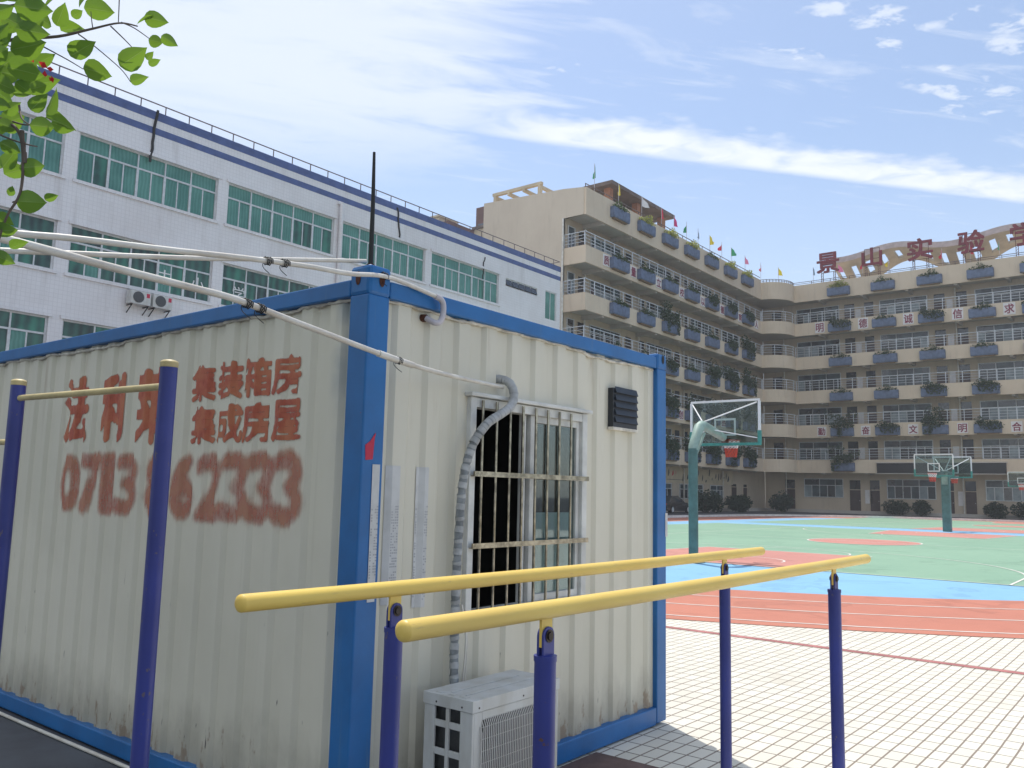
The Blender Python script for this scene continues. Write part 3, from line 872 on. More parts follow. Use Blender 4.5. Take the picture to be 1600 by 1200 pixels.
pB = run([(-170, 384), (30, 392.5), (105, 395.5), (210, 400), (330, 404), (480, 406), (572, 408)], 2.4, 4.08)
pC = run([(-170, 328), (45, 383), (180, 419), (300, 449.5), (360, 465), (420, 487), (480, 510), (622, 563), (700, 586)], 1.85, 4.15) + [Vector((3.66, 2.975, 2.182))]
t = thing('overhead_conduit', 'white conduit resting on the cabin corner with a hooked elbow at its end', 'conduit', pA[-1], 0, 'white conduits strung to the cabin')
m_ = conduit(spline(pA), .0108); m_.build('pipe', M['pvc'], t)
e = [pA[-1], (3.095, 2.94, 2.573), (3.115, 2.94, 2.545), (3.115, 2.942, 2.49), (3.10, 2.95, 2.455), (3.075, 2.965, 2.452), (3.05, 3.0, 2.475)]
m_ = conduit(spline(e), .0155); m_.build('elbow', M['pvcgrey'], t)
m_ = MB(); m_.tube([(3.052, 2.999, 2.474), (3.05, 3.03, 2.478)], .02, 10); m_.build('wall_socket', M['rust'], t)
def ties(parent, pts, seed):
    r = random.Random(seed)
    for p, d in pts:
        m_ = MB()
        p, d = Vector(p), Vector(d).normalized(); a = d.orthogonal().normalized(); b = d.cross(a)
        m_.tube([p + d * (.03 * (i / 20) - .012) + (a * math.cos(i * 1.1) + b * math.sin(i * 1.1)) * .0165 for i in range(21)], .0022, 5)
        m_.tube(spline([p + a * .015, p + a * .03 + Vector((0, 0, -.04)), p + b * .03 + Vector((0, 0, -.075))], 4), .0016, 5)
        m_.build('wire_tie', M['wire'], parent)

ties(t, [(pA[4].lerp(pA[5], .35), pA[5] - pA[4]), (pA[4].lerp(pA[5], .62), pA[5] - pA[4]), (pA[7] + Vector((-.03, 0, .002)), pA[8] - pA[7])], 3)
t = thing('overhead_conduit', 'upper white conduit ending behind the blue corner casting', 'conduit', pB[-1], 0, 'white conduits strung to the cabin')
m_ = conduit(spline(pB), .0095); m_.build('pipe', M['pvc'], t)
t = thing('overhead_conduit', 'lowest white conduit, slanting past the corner post to the wrapped pipe', 'conduit', pC[-1], 0, 'white conduits strung to the cabin')
m_ = conduit(spline(pC), .0118); m_.build('pipe', M['pvc'], t)
m_ = MB(); q = spline(pC); m_.tube(q[54:59], .0155, 10); m_.build('joint_sleeve', M['pvc'], t)
ties(t, [(pC[4].lerp(pC[5], .4), pC[5] - pC[4]), (pC[4].lerp(pC[5], .75), pC[5] - pC[4]), (pC[7], pC[8] - pC[6])], 5)
# wrapped pipe down to the unit
wp = spline([(3.655, 3.03, 2.235), (3.69, 2.96, 2.215), (3.70, 2.925, 2.15), (3.655, 2.91, 2.07), (3.55, 2.9, 2.015), (3.44, 2.905, 1.95), (3.36, 2.93, 1.83), (3.315, 2.945, 1.65), (3.30, 2.95, 1.40), (3.29, 2.95, 1.15), (3.285, 2.945, .95), (3.27, 2.93, .75), (3.25, 2.9, .55)], 9)
t = thing('wrapped_pipe', 'grey tape wrapped pipe curving down beside the barred window', 'pipe', wp[0])
rr = [.022 + .002 * math.sin(i * 2.1) for i in range(len(wp))]
m_ = MB(); m_.tube(wp, rr, 12); m_.build('core', M['tape'], t)
m_ = MB()
for i in range(2, len(wp) - 2, 2):
    p, d = wp[i], (wp[i + 1] - wp[i - 1]).normalized()
    d2 = (d + Vector((.25, 0, .1)) * (1 if i % 4 else -.5)).normalized(); hw = .010 if i % 4 else .016
    m_.tube([p - d2 * hw, p + d2 * hw], max(rr[i], rr[i + 1]) + .0016, 12, False)
m_.build('pale_wrapping', M['tape2'], t)
for k, (dx, dy) in enumerate(((.035, -.01), (.055, .0))):
    m_ = MB(); m_.tube(spline([(3.30 + dx * .3, 2.935 + dy, 1.02), (3.31 + dx, 2.93 + dy, .85), (3.30 + dx, 2.93, .6)], 6), .006 - .002 * k, 6); m_.build('cable', M['pvc'], t)

# outdoor unit beside the cabin wall
def ac_unit(name, label, loc, rz, w_, d_, h_, detail, group=None):
    t = thing(name, label, 'air conditioner', loc, rz, group)
    o = Vector(loc)
    def B(m_, nm, mat, bev=0): return m_.build(nm, mat, t, bev, world=False)
    m_ = MB(); m_.box(-w_ / 2, 0, .04, w_ / 2, d_, h_ - .06); 
    if detail:
        m_ = MB()
        m_.box(-w_ / 2 + .004, .004, .05, w_ / 2, .03, .09)
        m_.box(-w_ / 2 + .05, .03, .05, w_ / 2 - .02, d_ - .03, h_ - .07)
        B(m_, 'fin_core', M['acgrey'])
        m_ = MB(); T = .014
        for x in (-w_ / 2, w_ / 2 - T):
            ys = [(0, .075), (.145, .165), (.235, d_)]
            for a, b in ys: m_.box(x, a, .04, x + T, b, h_ - .055)
            zs = [.04, .16, .285, .41, .52]
            for z in zs:
                for a, b in ((.075, .145), (.165, .235)): m_.box(x + .0006, a, z, x + T - .0006, b, z + (.03 if z < .5 else h_ - .055 - z))
        m_.box(-w_ / 2 + T, 0, .04, -w_ / 2 + .07, .014, h_ - .055); m_.box(w_ / 2 - .1, 0, .04, w_ / 2 - T, .014, h_ - .055)
        m_.box(-w_ / 2 + .07, 0, .04, w_ / 2 - .1, .014, .085); m_.box(-w_ / 2 + .07, 0, h_ - .095, w_ / 2 - .1, .014, h_ - .055)
        m_.box(-w_ / 2 + T, d_ - T, .04, w_ / 2 - T, d_ - .001, h_ - .055)
        B(m_, 'casing', M['acwhite'], .003)
        m_ = MB(); m_.box(-w_ / 2 - .005, -.005, h_ - .053, w_ / 2 + .005, d_ + .005, h_)
        m_.box(-w_ / 2 + .06, .09, h_ + .0005, w_ / 2 - .1, .10, h_ + .004); m_.box(-w_ / 2 + .06, .18, h_ + .0005, w_ / 2 - .1, .19, h_ + .004)
        for q in range(3): m_.box(-w_ / 2 + .02, .06 + q * .075, h_ + .0005, -w_ / 2 + .05, .10 + q * .075, h_ + .003)
        B(m_, 'top_cover', M['acwhite'], .016)
        m_ = MB(); gx0, gx1, gz0, gz1 = -w_ / 2 + .055, w_ / 2 - .09, .075, h_ - .085
        n_ = 40
        for i in range(n_ + 1):
            x = gx0 + (gx1 - gx0) * i / n_; e = min(1, min(i, n_ - i) / 4); dz = .03 * (1 - math.sqrt(1 - (1 - e) ** 2))
            m_.tube([(x, .002, gz0 + dz), (x, -.012, gz0 + .03 + dz), (x, -.012, gz1 - .03 - dz), (x, .002, gz1 - dz)], .0027, 5, False)
        for i in range(7):
            z = gz0 + .04 + (gz1 - gz0 - .08) * i / 6
            m_.tube([(gx0, -.005, z), (gx1, -.005, z)], .0018, 5, False)
        B(m_, 'front_grille', M['acwire'])
        m_ = MB(); cx, cz, r_ = (gx0 + gx1) / 2, (gz0 + gz1) / 2, .2
        for q in range(3):
            a0 = q * 2.094
            m_.add([(cx + .04 * math.cos(a0), .022, cz + .04 * math.sin(a0)), (cx + r_ * math.cos(a0), .028, cz + r_ * math.sin(a0)), (cx + r_ * math.cos(a0 + .6), .016, cz + r_ * math.sin(a0 + .6)), (cx + r_ * math.cos(a0 + 1.2), .012, cz + r_ * math.sin(a0 + 1.2)), (cx + .04 * math.cos(a0 + 1.2), .02, cz + .04 * math.sin(a0 + 1.2))], [(0, 1, 2, 3, 4)])
        B(m_, 'fan', M['acgrey'])
        m_ = MB()
        for x in (-w_ / 2 + .1, w_ / 2 - .14): m_.box(x, .02, 0, x + .05, d_ - .02, .04)
        B(m_, 'foot_rail', M['acgrey'])
        m_ = MB()
        for x, y in ((-w_ / 2 + .04, -.0065), (w_ / 2 - .3, -.0065)): m_.tube([(x, y + .002, h_ - .035), (x, y, h_ - .035)], .005, 6)
        for y in (.06, .22): m_.tube([(-w_ / 2 - .004, y, h_ - .035), (-w_ / 2 - .0065, y, h_ - .035)], .005, 6)
        B(m_, 'screws', M['bolt'])
        m_ = MB(); m_.box(w_ / 2 - .085, -.0012, h_ - .2, w_ / 2 - .02, -.0002, h_ - .12); B(m_, 'rating_label', M['paper'])
    else:
        B(m_, 'casing', M['acwhite'])
        m_ = MB(); m_.tube([(-w_ * .12, -.005, h_ * .5), (-w_ * .12, -.02, h_ * .5)], h_ * .36, 20); B(m_, 'fan_guard', M['acgrey'])
        m_ = MB(); m_.box(w_ * .28, -.006, h_ * .55, w_ * .44, -.001, h_ * .82); B(m_, 'red_badge', M['redpaper'])
        for x in (-w_ * .4, w_ * .4): m_ = MB(); m_.box(x - .02, 0, -.02, x + .02, d_ + .1, .02); m_.bar((x, d_ + .08, -.3), (x, .05, -.02), .03, .03); B(m_, 'bracket', M['wire'])
    return t
ac_unit('outdoor_unit', 'white air conditioner outdoor unit with ribbed grille standing against the cabin wall', (3.345, 2.575, .10), 0, .67, .30, .555, True)

# ---------------------------------------------------------------- parallel bars and horizontal bars
pb = thing('parallel_bars', 'pair of yellow parallel bars on four navy posts in front of the cabin', 'exercise bars', (2.9, 1.6, 0))
K = .78
ZB = 1.6 - .38 * K
zz_ = lambda z: 1.6 - (1.6 - z) * K
for y0, y1 in ((1.672 * K, 1.640 * K), (2.42 * K, 2.385 * K)):
    near = y0 < 1.6
    x0, x1 = (1.66 * K, (5.80 if near else 5.90) * K)
    mb = MB(); nseg = 30
    mb.tube([(x0 + (x1 - x0) * i / nseg, y0 + (y1 - y0) * i / nseg, ZB - .004 * math.sin(math.pi * i / nseg)) for i in range(nseg + 1)], .030 * K, 20, True, .55); mb.build('bar', M['yellow'], pb)
    for x in ((2.306 * K, 5.162 * K) if near else (2.343 * K, 5.293 * K)):
        y = y0 + (y1 - y0) * (x - x0) / (x1 - x0)
        zt = zz_(1.07)
        mb = MB(); mb.tube([(x, y, -.05), (x, y, zt)], .036 * K, 20, True, .18)
        mb.tube([(x, y, zt - .012), (x, y, zt + .002)], .0383 * K, 20)
        post = mb.build('post', M['navy'], pb)
        hw = .030 * K; zc = zz_(1.135)
        pr = [(-hw, zt - .01), (hw, zt - .01), (hw, zc)] + [(hw * math.cos(a), zc + hw * math.sin(a)) for a in [i * math.pi / 8 for i in range(1, 8)]] + [(-hw, zc)]
        for yy_ in (-.014 * K, .006 * K):
            mb = MB(); n_ = len(pr); mb.add([(x + p, y + yy_, z) for p, z in pr] + [(x + p, y + yy_ + .008 * K, z) for p, z in pr], [list(range(n_)), list(range(2 * n_ - 1, n_ - 1, -1))] + [(i, n_ + i, n_ + (i + 1) % n_, (i + 1) % n_) for i in range(n_)])
            mb.build('clevis_plate', M['navy'], post, .001)
        mb = MB(); mb.box(x - .029 * K, y - .005 * K, zz_(1.10), x + .029 * K, y + .005 * K, ZB - .022 * K); mb.build('bar_tab', M['yellow'], post)
        mb = MB(); mb.tube([(x, y - .023 * K, zc), (x, y + .023 * K, zc)], .0145 * K, 6); mb.tube([(x, y - .0175 * K, zc), (x, y - .0145 * K, zc)], .021 * K, 14); mb.build('bolt', M['bolt'], post)
hb = thing('horizontal_bars', 'navy horizontal bar posts with cream caps and thin cream crossbars', 'exercise bars', (1.6, 3.5, 0))
hp = [(1.617, 2.896, 2.03), (1.571, 4.087, 2.03), (1.53, 5.4, 1.86)]
M['creampaint'] = mk('cream bar paint', (.62, .50, .24), .45, .3, 5)
for x, y, z in hp:
    mb = MB(); mb.tube([(x, y, -.05), (x, y, z)], .031, 18, False); p_ = mb.build('post', M['navy'], hb)
    mb = MB(); mb.tube([(x, y, z - .004), (x, y, z + .012)], .0325, 18, True, .35); mb.build('cap', M['creampaint'], p_)
for (x0, y0, z0), (x1, y1, z1) in (((1.617, 2.93, 1.955), (1.571, 4.055, 1.965)), ((1.571, 4.12, 1.77), (1.53, 5.37, 1.77))):
    mb = MB(); mb.tube([(x0, y0, z0), (x1, y1, z1)], .0135, 12, True, .6); mb.build('crossbar', M['creampaint'], hb)
mb = MB(); mb.tube(spline([(2.60, 2.6, .012), (2.585, 4.6, .012), (2.57, 6.6, .012), (2.6, 9, .012)]), .011, 8)
tag(mb.build('ground_conduit', M['pvc']), 'white pipe lying on the dark ground along the foot of the cabin', 'pipe')

# ---------------------------------------------------------------- basketball hoops (local frame: board faces +X)
def hoop_board(t, bx, by, s, zc=3.0):
    """glass board in the plane x = bx, rim on the side s"""
    z0, z1, hw = zc - .05, zc + 1.05, .93
    m_ = MB(); m_.box(bx - .012, by - hw, z0, bx + .012, by + hw, z1); b = m_.build('backboard', M['board'], t)
    m_ = MB(); e = .028
    m_.box(bx - .03, by - hw - .01, z1 - .03, bx + .03, by + hw + .01, z1 + .025)
    for y in (by - hw, by + hw): m_.box(bx - .03, y - e, z0 + .2, bx + .03, y + e, z1 - .03)
    m_.build('frame', M['white'], b)
    m_ = MB()
    m_.box(bx - .035, by - hw - .04, z0 - .055, bx + .035, by + hw + .04, z0 + .015)
    for y in (by - hw, by + hw): m_.box(bx - .036, y - .045, z0 + .0155, bx + .036, y + .045, z0 + .32)
    m_.build('edge_padding', M['pad'], b, .008)
    m_ = MB(); xx = bx + s * .014
    for a in ((-.295, .15, .295, .20), (-.295, .55, .295, .60), (-.295, .2005, -.245, .5495), (.245, .2005, .295, .5495)): m_.box(xx - .003, by + a[0], zc + a[1], xx + .003, by + a[2], zc + a[3])
    m_.build('target_square', M['white'], b)
    cx = bx + s * .38; zr = zc + .05
    m_ = MB(); m_.tube([(cx + .225 * math.cos(a), by + .225 * math.sin(a), zr) for a in [i * math.pi / 12 for i in range(25)]], .011, 8)
    m_.box(bx + s * .014, by - .1, zr - .10, bx + s * .03, by + .1, zr + .02); m_.bar((bx + s * .02, by, zr - .02), (cx - s * .215, by, zr), .12, .03)
    r = m_.build('rim', M['orange'], b)
    for nm, mt, za, zb, ra, rb in (('net_top', M['white'], 0, .2, .215, .165), ('net', M['orange'], .2, .43, .165, .135)):
        m_ = MB()
        for k in range(12):
            for sg in (1, -1):
                a0 = k * math.pi / 6
                m_.tube([(cx + (ra + (rb - ra) * q / 4) * math.cos(a0 + sg * .26 * q), by + (ra + (rb - ra) * q / 4) * math.sin(a0 + sg * .26 * q), zr - za - (zb - za) * q / 4) for q in range(5)], .009 if nm == 'net' else .008, 4)
        m_.build(nm, mt, r)
    return b
t = thing('basketball_hoop', 'bent green basketball post with glass board nearest the cabin', 'basketball hoop', (18.85, 9.3, 0), 0, 'basketball hoops')
m_ = MB(); m_.tube([(18.85, 9.3, 0), (18.85, 9.3, 2.74)], .115, 16); post = m_.build('pole', M['hoopgreen'], t)
m_ = MB(); m_.tube([(18.85, 9.3, 2.70), (18.87, 9.3, 2.78), (19.17, 9.29, 3.29), (19.27, 9.28, 3.34), (19.4, 9.26, 3.33), (20.33, 9.18, 3.10)], [.115, .125, .125, .12, .115, .10], 14); arm = m_.build('arm', M['hooppale'], t)
m_ = MB(); m_.box(18.65, 9.1, 0, 19.05, 9.5, .02); m_.build('base_plate', M['hoopgreen'], t)
hoop_board(t, 20.42, 9.18, 1)
m_ = MB(); m_.tube([(18.95, 9.3, 2.5), (19.45, 9.28, 3.16)], .03, 8)
m_.build('strut', M['hooppale'], t)
m_ = MB()
for y in (9.18 - .88, 9.18 + .88):
    m_.tube([(19.35, 9.28, 3.42), (20.38, y, 3.98)], .017, 8); m_.tube([(19.6, 9.26, 3.27), (20.38, y, 3.08)], .013, 8)
m_.build('stay_rod', M['white'], t)

t = thing('basketball_hoop', 'double sided green basketball post with two glass boards in mid court', 'basketball hoop', (50.3, 10.0, 0), 0, 'basketball hoops')
m_ = MB(); m_.box(50.1, 9.8, 0, 50.5, 10.2, 3.2); m_.build('pole', M['hoopgreen'], t, .03)
m_ = MB(); m_.bar((49.0, 10.2, 3.12), (51.65, 9.9, 3.12), .18, .2); m_.build('arm', M['hoopgreen'], t)
m_ = MB(); m_.box(50.07, 9.85, 2.5, 50.098, 10.15, 3.14); m_.build('pale_bracket', M['hooppale'], t)
for bx, by, s in ((48.85, 10.25, -1), (51.8, 9.92, 1)):
    b = hoop_board(t, bx, by, s)
    m_ = MB()
    for y in (by - .85, by + .85): m_.tube([(50.3, 10.05, 3.2), (bx - s * .05, y, 3.95)], .022, 6)
    m_.build('stay_rod', M['white'], t)
t = thing('basketball_hoop', 'farthest basketball post, cut by the right edge of the photo', 'basketball hoop', (79.6, 9.9, 0), 0, 'basketball hoops')
m_ = MB(); m_.tube([(79.6, 9.9, 0), (79.6, 9.9, 2.75), (79.2, 9.9, 3.3), (77.85, 9.9, 3.1)], [.13, .13, .13, .11], 12); m_.build('pole', M['hoopgreen'], t)
hoop_board(t, 77.7, 9.97, -1)

# ---------------------------------------------------------------- white teaching block on the left
BY = 32.24
blk = thing('teaching_block', 'long white tiled block with green windows and two blue roof stripes', 'building', (20, BY, 0))
XB0, XB1, TOP = -14.0, 45.6, 16.78
rows = [(12.97, 14.86), (9.33, 11.22), (5.70, 7.58), (2.05, 3.95)]
bays = [(13.69 + 6.466 * k, 13.69 + 6.466 * k + 5.96) for k in range(-4, 4)]
mb = MB(); D = .24
zz = [0] + [z for r in rows[::-1] for z in r] + [TOP]
for i in range(0, len(zz) - 1, 2): mb.box(XB0, BY, zz[i], XB1, BY + D, zz[i + 1])       # spandrels
ends = [XB0] + [x for b in bays for x in b] + [XB1]
for z0, z1 in rows:
    for i in range(0, len(ends) - 1, 2):
        if i == len(ends) - 2 and z0 > 12:        # small vents and the landing window are cut out of the last pier
            mb.box(ends[i], BY, z0, 39.72, BY + D, z1); mb.box(39.72, BY, z0, 42.97, BY + D, 14.28); mb.box(39.72, BY, 14.78, 42.97, BY + D, z1)
            mb.box(42.97, BY, z0, 43.9, BY + D, z1); mb.box(45.15, BY, z0, XB1, BY + D, z1)
        else: mb.box(ends[i], BY, z0, ends[i + 1], BY + D, z1)
mb.build('front_wall', M['tilewall'], blk, fix=False)
mb = MB(); mb.box(XB0, BY + .6, 0, XB1, BY + 11, TOP - .5); mb.box(XB0, BY + D, TOP - .5, XB1, BY + 11, TOP - .02)
mb.box(XB0, BY + D, 0, XB0 + .3, BY + .6, TOP - .5); mb.box(XB1 - .3, BY + D, 0, XB1, BY + .6, TOP - .5); mb.build('core', M['tilewall'], blk)
mb = MB()
for z0, z1 in ((16.43, 16.79), (15.82, 16.10)): mb.box(XB0, BY - .012, z0, XB1 + .012, BY + .05, z1); mb.box(XB1 - .05, BY - .012, z0, XB1 + .012, BY + 11, z1)
mb.build('blue_stripe', M['stripe'], blk)
mb = MB()
for z0, z1 in rows:
    for a, b in bays: mb.box(a - .12, BY - .07, z1 + .002, b + .12, BY + .04, z1 + .13); mb.box(a - .12, BY - .08, z0 - .12, b + .12, BY + .04, z0 - .002)
mb.build('window_ledge', M['tilewall'], blk)
rw = random.Random(5)
for ri, (z0, z1) in enumerate(rows):
    for bi, (a, b) in enumerate(bays):
        m_ = MB(); yf = BY + .09; zt = z0 + (z1 - z0) * .66
        m_.box(a, yf, z0, a + .07, yf + .09, z1); m_.box(b - .07, yf, z0, b, yf + .09, z1)
        m_.box(a + .07, yf, z1 - .06, b - .07, yf + .09, z1); m_.box(a + .07, yf, z0, b - .07, yf + .09, z0 + .06); m_.box(a + .07, yf, zt - .035, b - .07, yf + .088, zt + .035)
        n_ = 5; wd = (b - a - .14) / n_
        for q in range(1, n_):
            x = a + .07 + q * wd; m_.box(x - .05, yf + .002, z0 + .06, x + .05, yf + .086, zt - .035); m_.box(x - .03, yf + .004, zt + .035, x + .03, yf + .084, z1 - .06)
        for q in range(n_):
            x = a + .07 + (q + .5) * wd; m_.box(x - .025, yf + .01, z0 + .06, x + .025, yf + .07, zt - .035)
        f = m_.build('window', M['alu'], blk, fix=False)
        m_ = MB()
        for q in range(2 * n_):           # each sash of the slider stands at its own depth
            x0 = a + .07 + q * wd / 2; m_.cur = (rw.choice((0, 0, 0, 3, 2)) if ri == 0 else rw.choice((0, 1, 1, 2))); dy = .03 + .02 * (q % 2)
            m_.box(x0, yf + dy, z0 + .05, x0 + wd / 2, yf + dy + .006, zt)
        for q in range(n_):
            x0 = a + .07 + q * wd; m_.cur = 0 if ri == 0 else rw.choice((1, 1, 2)); m_.box(x0, yf + .04, zt, x0 + wd, yf + .046, z1 - .05)
        m_.build('pane', [M['green_curtain'], M['dark_curtain'], M['mixed_curtain'], M['pale_curtain']], f, fix=False)
        if ri == 1 and bi in (4, 5):
            for ch, x in ((('中', 17.25), ('小', 18.75)) if bi == 4 else (('学', 20.75),)):
                m_ = MB(); put_glyph(m_, ch, lambda u, v, d, x=x: (x + .62 * u, yf + .02 - d, z0 + .38 + .62 * v), 0, .004); m_.build('window_lettering', M['white'], f)
m_ = MB(); yf = BY + .06
for k in range(6): m_.box(39.72 + k * .65, yf, 14.28, 39.78 + k * .65, yf + .05, 14.78) if k < 6 else None
m_.box(39.72, yf, 14.72, 42.97, yf + .05, 14.78); m_.box(39.72, yf, 14.28, 42.97, yf + .05, 14.33)
f = m_.build('vent_window', M['alu'], blk)
m_ = MB()
for k in range(5):
    x = 39.75 + k * .65; m_.add([(x, yf + .02, 14.74), (x + .6, yf + .02, 14.74), (x + .6, yf - .12, 14.34), (x, yf - .12, 14.34)], [(0, 1, 2, 3)])
m_.build('tilted_pane', M['pane'], f)
m_ = MB(); m_.box(43.9, yf, 11.2, 43.97, yf + .06, 14.86); m_.box(45.08, yf, 11.2, 45.15, yf + .06, 14.86); m_.box(44.5, yf, 12.97, 44.55, yf + .06, 14.8); m_.box(43.97, yf, 14.8, 45.08, yf + .06, 14.86); m_.box(43.97, yf, 12.9, 45.08, yf + .06, 12.97)
f = m_.build('landing_window', M['alu'], blk)
m_ = MB(); m_.box(43.97, yf + .03, 12.97, 45.08, yf + .04, 14.8); m_.build('pane', M['green_curtain'], f)
m_ = MB(); x = XB0
m_.box(XB0, BY + .05, 17.14, XB1, BY + .09, 17.18)
while x < XB1: m_.box(x, BY + .05, TOP - .02, x + .035, BY + .085, 17.14); x += 1.07
m_.box(XB1 - .04, BY + .09, 17.14, XB1, BY + 8, 17.18)
m_.build('roof_rail', M['railbrown'], blk)
def sag(x0, z0, x1, z1, seed):
    r = random.Random(seed); return [(x0 + (x1 - x0) * i / 8 + r.uniform(-.05, .05), BY - .03, z0 + (z1 - z0) * i / 8) for i in range(9)]
for k, (a, b, c, d, rr) in enumerate(((16.63, 16.85, 16.5, 14.6, .06), (30.3, 16.6, 30.55, 14.95, .05), (37.6, 15.6, 37.45, 14.2, .035))):
    m_ = MB(); m_.tube(sag(a, b, c, d, k), rr, 6); m_.build('loose_cable', M['wire'], blk)
m_ = MB(); m_.tube([(26.43, BY - .12, 2), (26.43, BY - .12, 15.7)], .11, 10); m_.box(26.2, BY - .16, 15.62, 26.5, BY, 15.76); m_.build('drain_pipe', M['tilewall'], blk)
m_ = MB(); m_.tube([(45.75, BY - .05, 0), (45.75, BY - .05, 15.0)], .07, 8); m_.build('corner_pipe', M['pvc'], blk)
ac_unit('wall_unit', 'left of two white outdoor units under a window of the tiled block', (16.36, BY - .45, 8.55), 0, .82, .35, .62, False, 'units on the white block')
ac_unit('wall_unit', 'right of two white outdoor units under a window of the tiled block', (17.28, BY - .45, 8.55), 0, .82, .35, .62, False, 'units on the white block')

# ---------------------------------------------------------------- school building
LV = [4.28 + 3.7 * k for k in range(5)]            # underside of each balcony band
RB = 22.85                                         # underside of the roof band
WYF, WYB, WX0_, FX, FXB = 34.6, 36.7, 52.2, 90.0, 92.2
YE = -6.0
def bulge(n=14):
    a, b = Vector((86.6, WYF)), Vector((FX, 32.2)); mid = (a + b) / 2; d = (b - a); nn = Vector((d.y, -d.x)).normalized(); s_ = .95
    Rr = (d.length ** 2 / 4 + s_ ** 2) / (2 * s_); c = mid - nn * (Rr - s_)
    a0 = math.atan2(a.y - c.y, a.x - c.x); a1 = math.atan2(b.y - c.y, b.x - c.x)
    if a1 < a0: a1 += 2 * math.pi
    if a1 - a0 > math.pi: a0 += 2 * math.pi
    return [(c.x + Rr * math.cos(a0 + (a1 - a0) * i / n), c.y + Rr * math.sin(a0 + (a1 - a0) * i / n)) for i in range(n + 1)]
WPATH = [(WX0_, WYB), (WX0_, WYF), (86.6, WYF)]
FPATH = bulge() + [(FX, YE)]
wing = thing('school_wing', 'beige five storey school side wing with open corridors and a blank end wall', 'building', (70, 38, 0))
fac = thing('school_building', 'beige school block across the far end of the court with red roof letters', 'building', (92, 20, 0))
def slab_poly(path, inner, z0, z1, mb): mb.poly(list(path) + inner, z0, z1)
def railing(path, z, name, par, gap=1.45):
    m_ = MB(); P_ = [Vector((p[0], p[1])) for p in path]
    off = .1
    for i in range(len(P_) - 1):
        a, b = P_[i], P_[i + 1]; d = (b - a); L = d.length; d.normalize(); n_ = Vector((-d.y, d.x)); a2, b2 = a + n_ * off, b + n_ * off
        for h, r in ((1.1, .05), (.82, .03), (.56, .03), (.3, .03)): m_.bar((a2.x, a2.y, z + h), (b2.x, b2.y, z + h), r, r)
        k = max(1, round(L / gap))
        for q in range(k + (1 if i == len(P_) - 2 else 0)):
            if L < gap * .8 and i % 4: continue
            p = a2 + (b2 - a2) * (q / k); m_.box(p.x - .028, p.y - .028, z, p.x + .028, p.y + .028, z + 1.1)
    m_.build(name, M['whiterail'], par, fix=False)
for par, path, inner, beams, mat in ((wing, WPATH, [(86.6, WYB), ], 'x', M['beige']), (fac, FPATH, [(FXB, YE), (FXB, WYB), (86.6, WYB)], 'y', M['beige'])):
    for k, z in enumerate(LV + [RB]):
        roof = k == 5
        hgt = (2.15 if par is wing else 1.88) if roof else 1.36
        mb = MB(); mb.path_wall(path, z, z + hgt, .16)
        mb.build('roof_band' if roof else 'balcony_band', mat, par)
        mb = MB(); ins = [(path[0][0] + .01, path[0][1])] if par is wing else []
        if par is wing: mb.poly([(WX0_ + .17, WYB), (WX0_ + .17, WYF + .17), (86.6, WYF + .17), (86.6, WYB)], z + .22, z + .42)
        else:
            bp = [(x + .13, y + .13) for x, y in FPATH[:-1]]
            mb.poly([(86.601, WYB)] + [(86.601, WYF + .13)] + bp[1:] + [(FX + .17, YE), (FXB, YE), (FXB, WYB)], z + .22, z + .42)
        if beams == 'x':
            x = 55.0
            while x < 86: mb.box(x - .14, WYF + .165, z - .12, x + .14, WYB, z + .219); x += 4.28
        else:
            y = 29.6
            while y > YE: mb.box(FX + .165, y - .14, z - .12, FXB, y + .14, z + .219); y -= 4.43
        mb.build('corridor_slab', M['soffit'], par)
        if not roof: railing(path, z + hgt, 'railing', par)
        else:
            m_ = MB(); P_ = [Vector((p[0], p[1])) for p in path]
            for i in range(len(P_) - 1):
                a, b = P_[i], P_[i + 1]
                if par is wing and i == 0: continue
                m_.bar((a.x, a.y + .1, z + hgt + .30), (b.x, b.y + .1, z + hgt + .30), .05, .05)
                if par is fac: m_.bar((a.x + .1, a.y, z + hgt + .15), (b.x + .1, b.y, z + hgt + .15), .04, .04)
                n_ = max(1, int((b - a).length / 2))
                for q in range(n_): p = a + (b - a) * (q / n_); m_.box(p.x, p.y + .08, z + hgt - .01, p.x + .05, p.y + .13, z + hgt + .3)
            m_.build('roof_rail', M['railbrown'], par, fix=False)
# walls behind the corridors
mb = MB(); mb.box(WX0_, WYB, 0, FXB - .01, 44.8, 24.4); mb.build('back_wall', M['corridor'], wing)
mb = MB(); mb.poly([(WX0_ - .004, 0), (WX0_ - .004, 1)], 0) if False else None
mb.add([(WX0_ - .05, y, z) for y, z in ((WYB, 0), (44.9, 0), (44.9, 25.7), (WYB - .0, 25.25), (WYF + 0.2, 25.02), (WYF + .2, RB + .0), (WYB, RB + .0))] + [(WX0_ + .2, y, z) for y, z in ((WYB, 0), (44.9, 0), (44.9, 25.7), (WYB, 25.25), (WYF + .2, 25.02), (WYF + .2, RB), (WYB, RB))],
       [list(range(6, -1, -1)), list(range(7, 14))] + [(i, (i + 1) % 7, 7 + (i + 1) % 7, 7 + i) for i in range(7)])
mb.build('end_wall', M['beige_end'], wing)
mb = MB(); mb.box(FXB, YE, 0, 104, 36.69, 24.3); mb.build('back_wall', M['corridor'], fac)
for par, xs in ((wing, None), (fac, None)):
    m_ = MB()
    if par is wing:
        for x in (55.0, 63.56, 72.12, 80.68): m_.box(x - .05, WYB - .25, .12, x + .05, WYB - .15, RB)
    else:
        for y in (16.72, 34.2, 7.87, -1): m_.tube([(FXB - .25, y, .12), (FXB - .25, y, RB)], .07, 8)
    m_.build('down_pipe', M['pvc'], par)
m_ = MB()
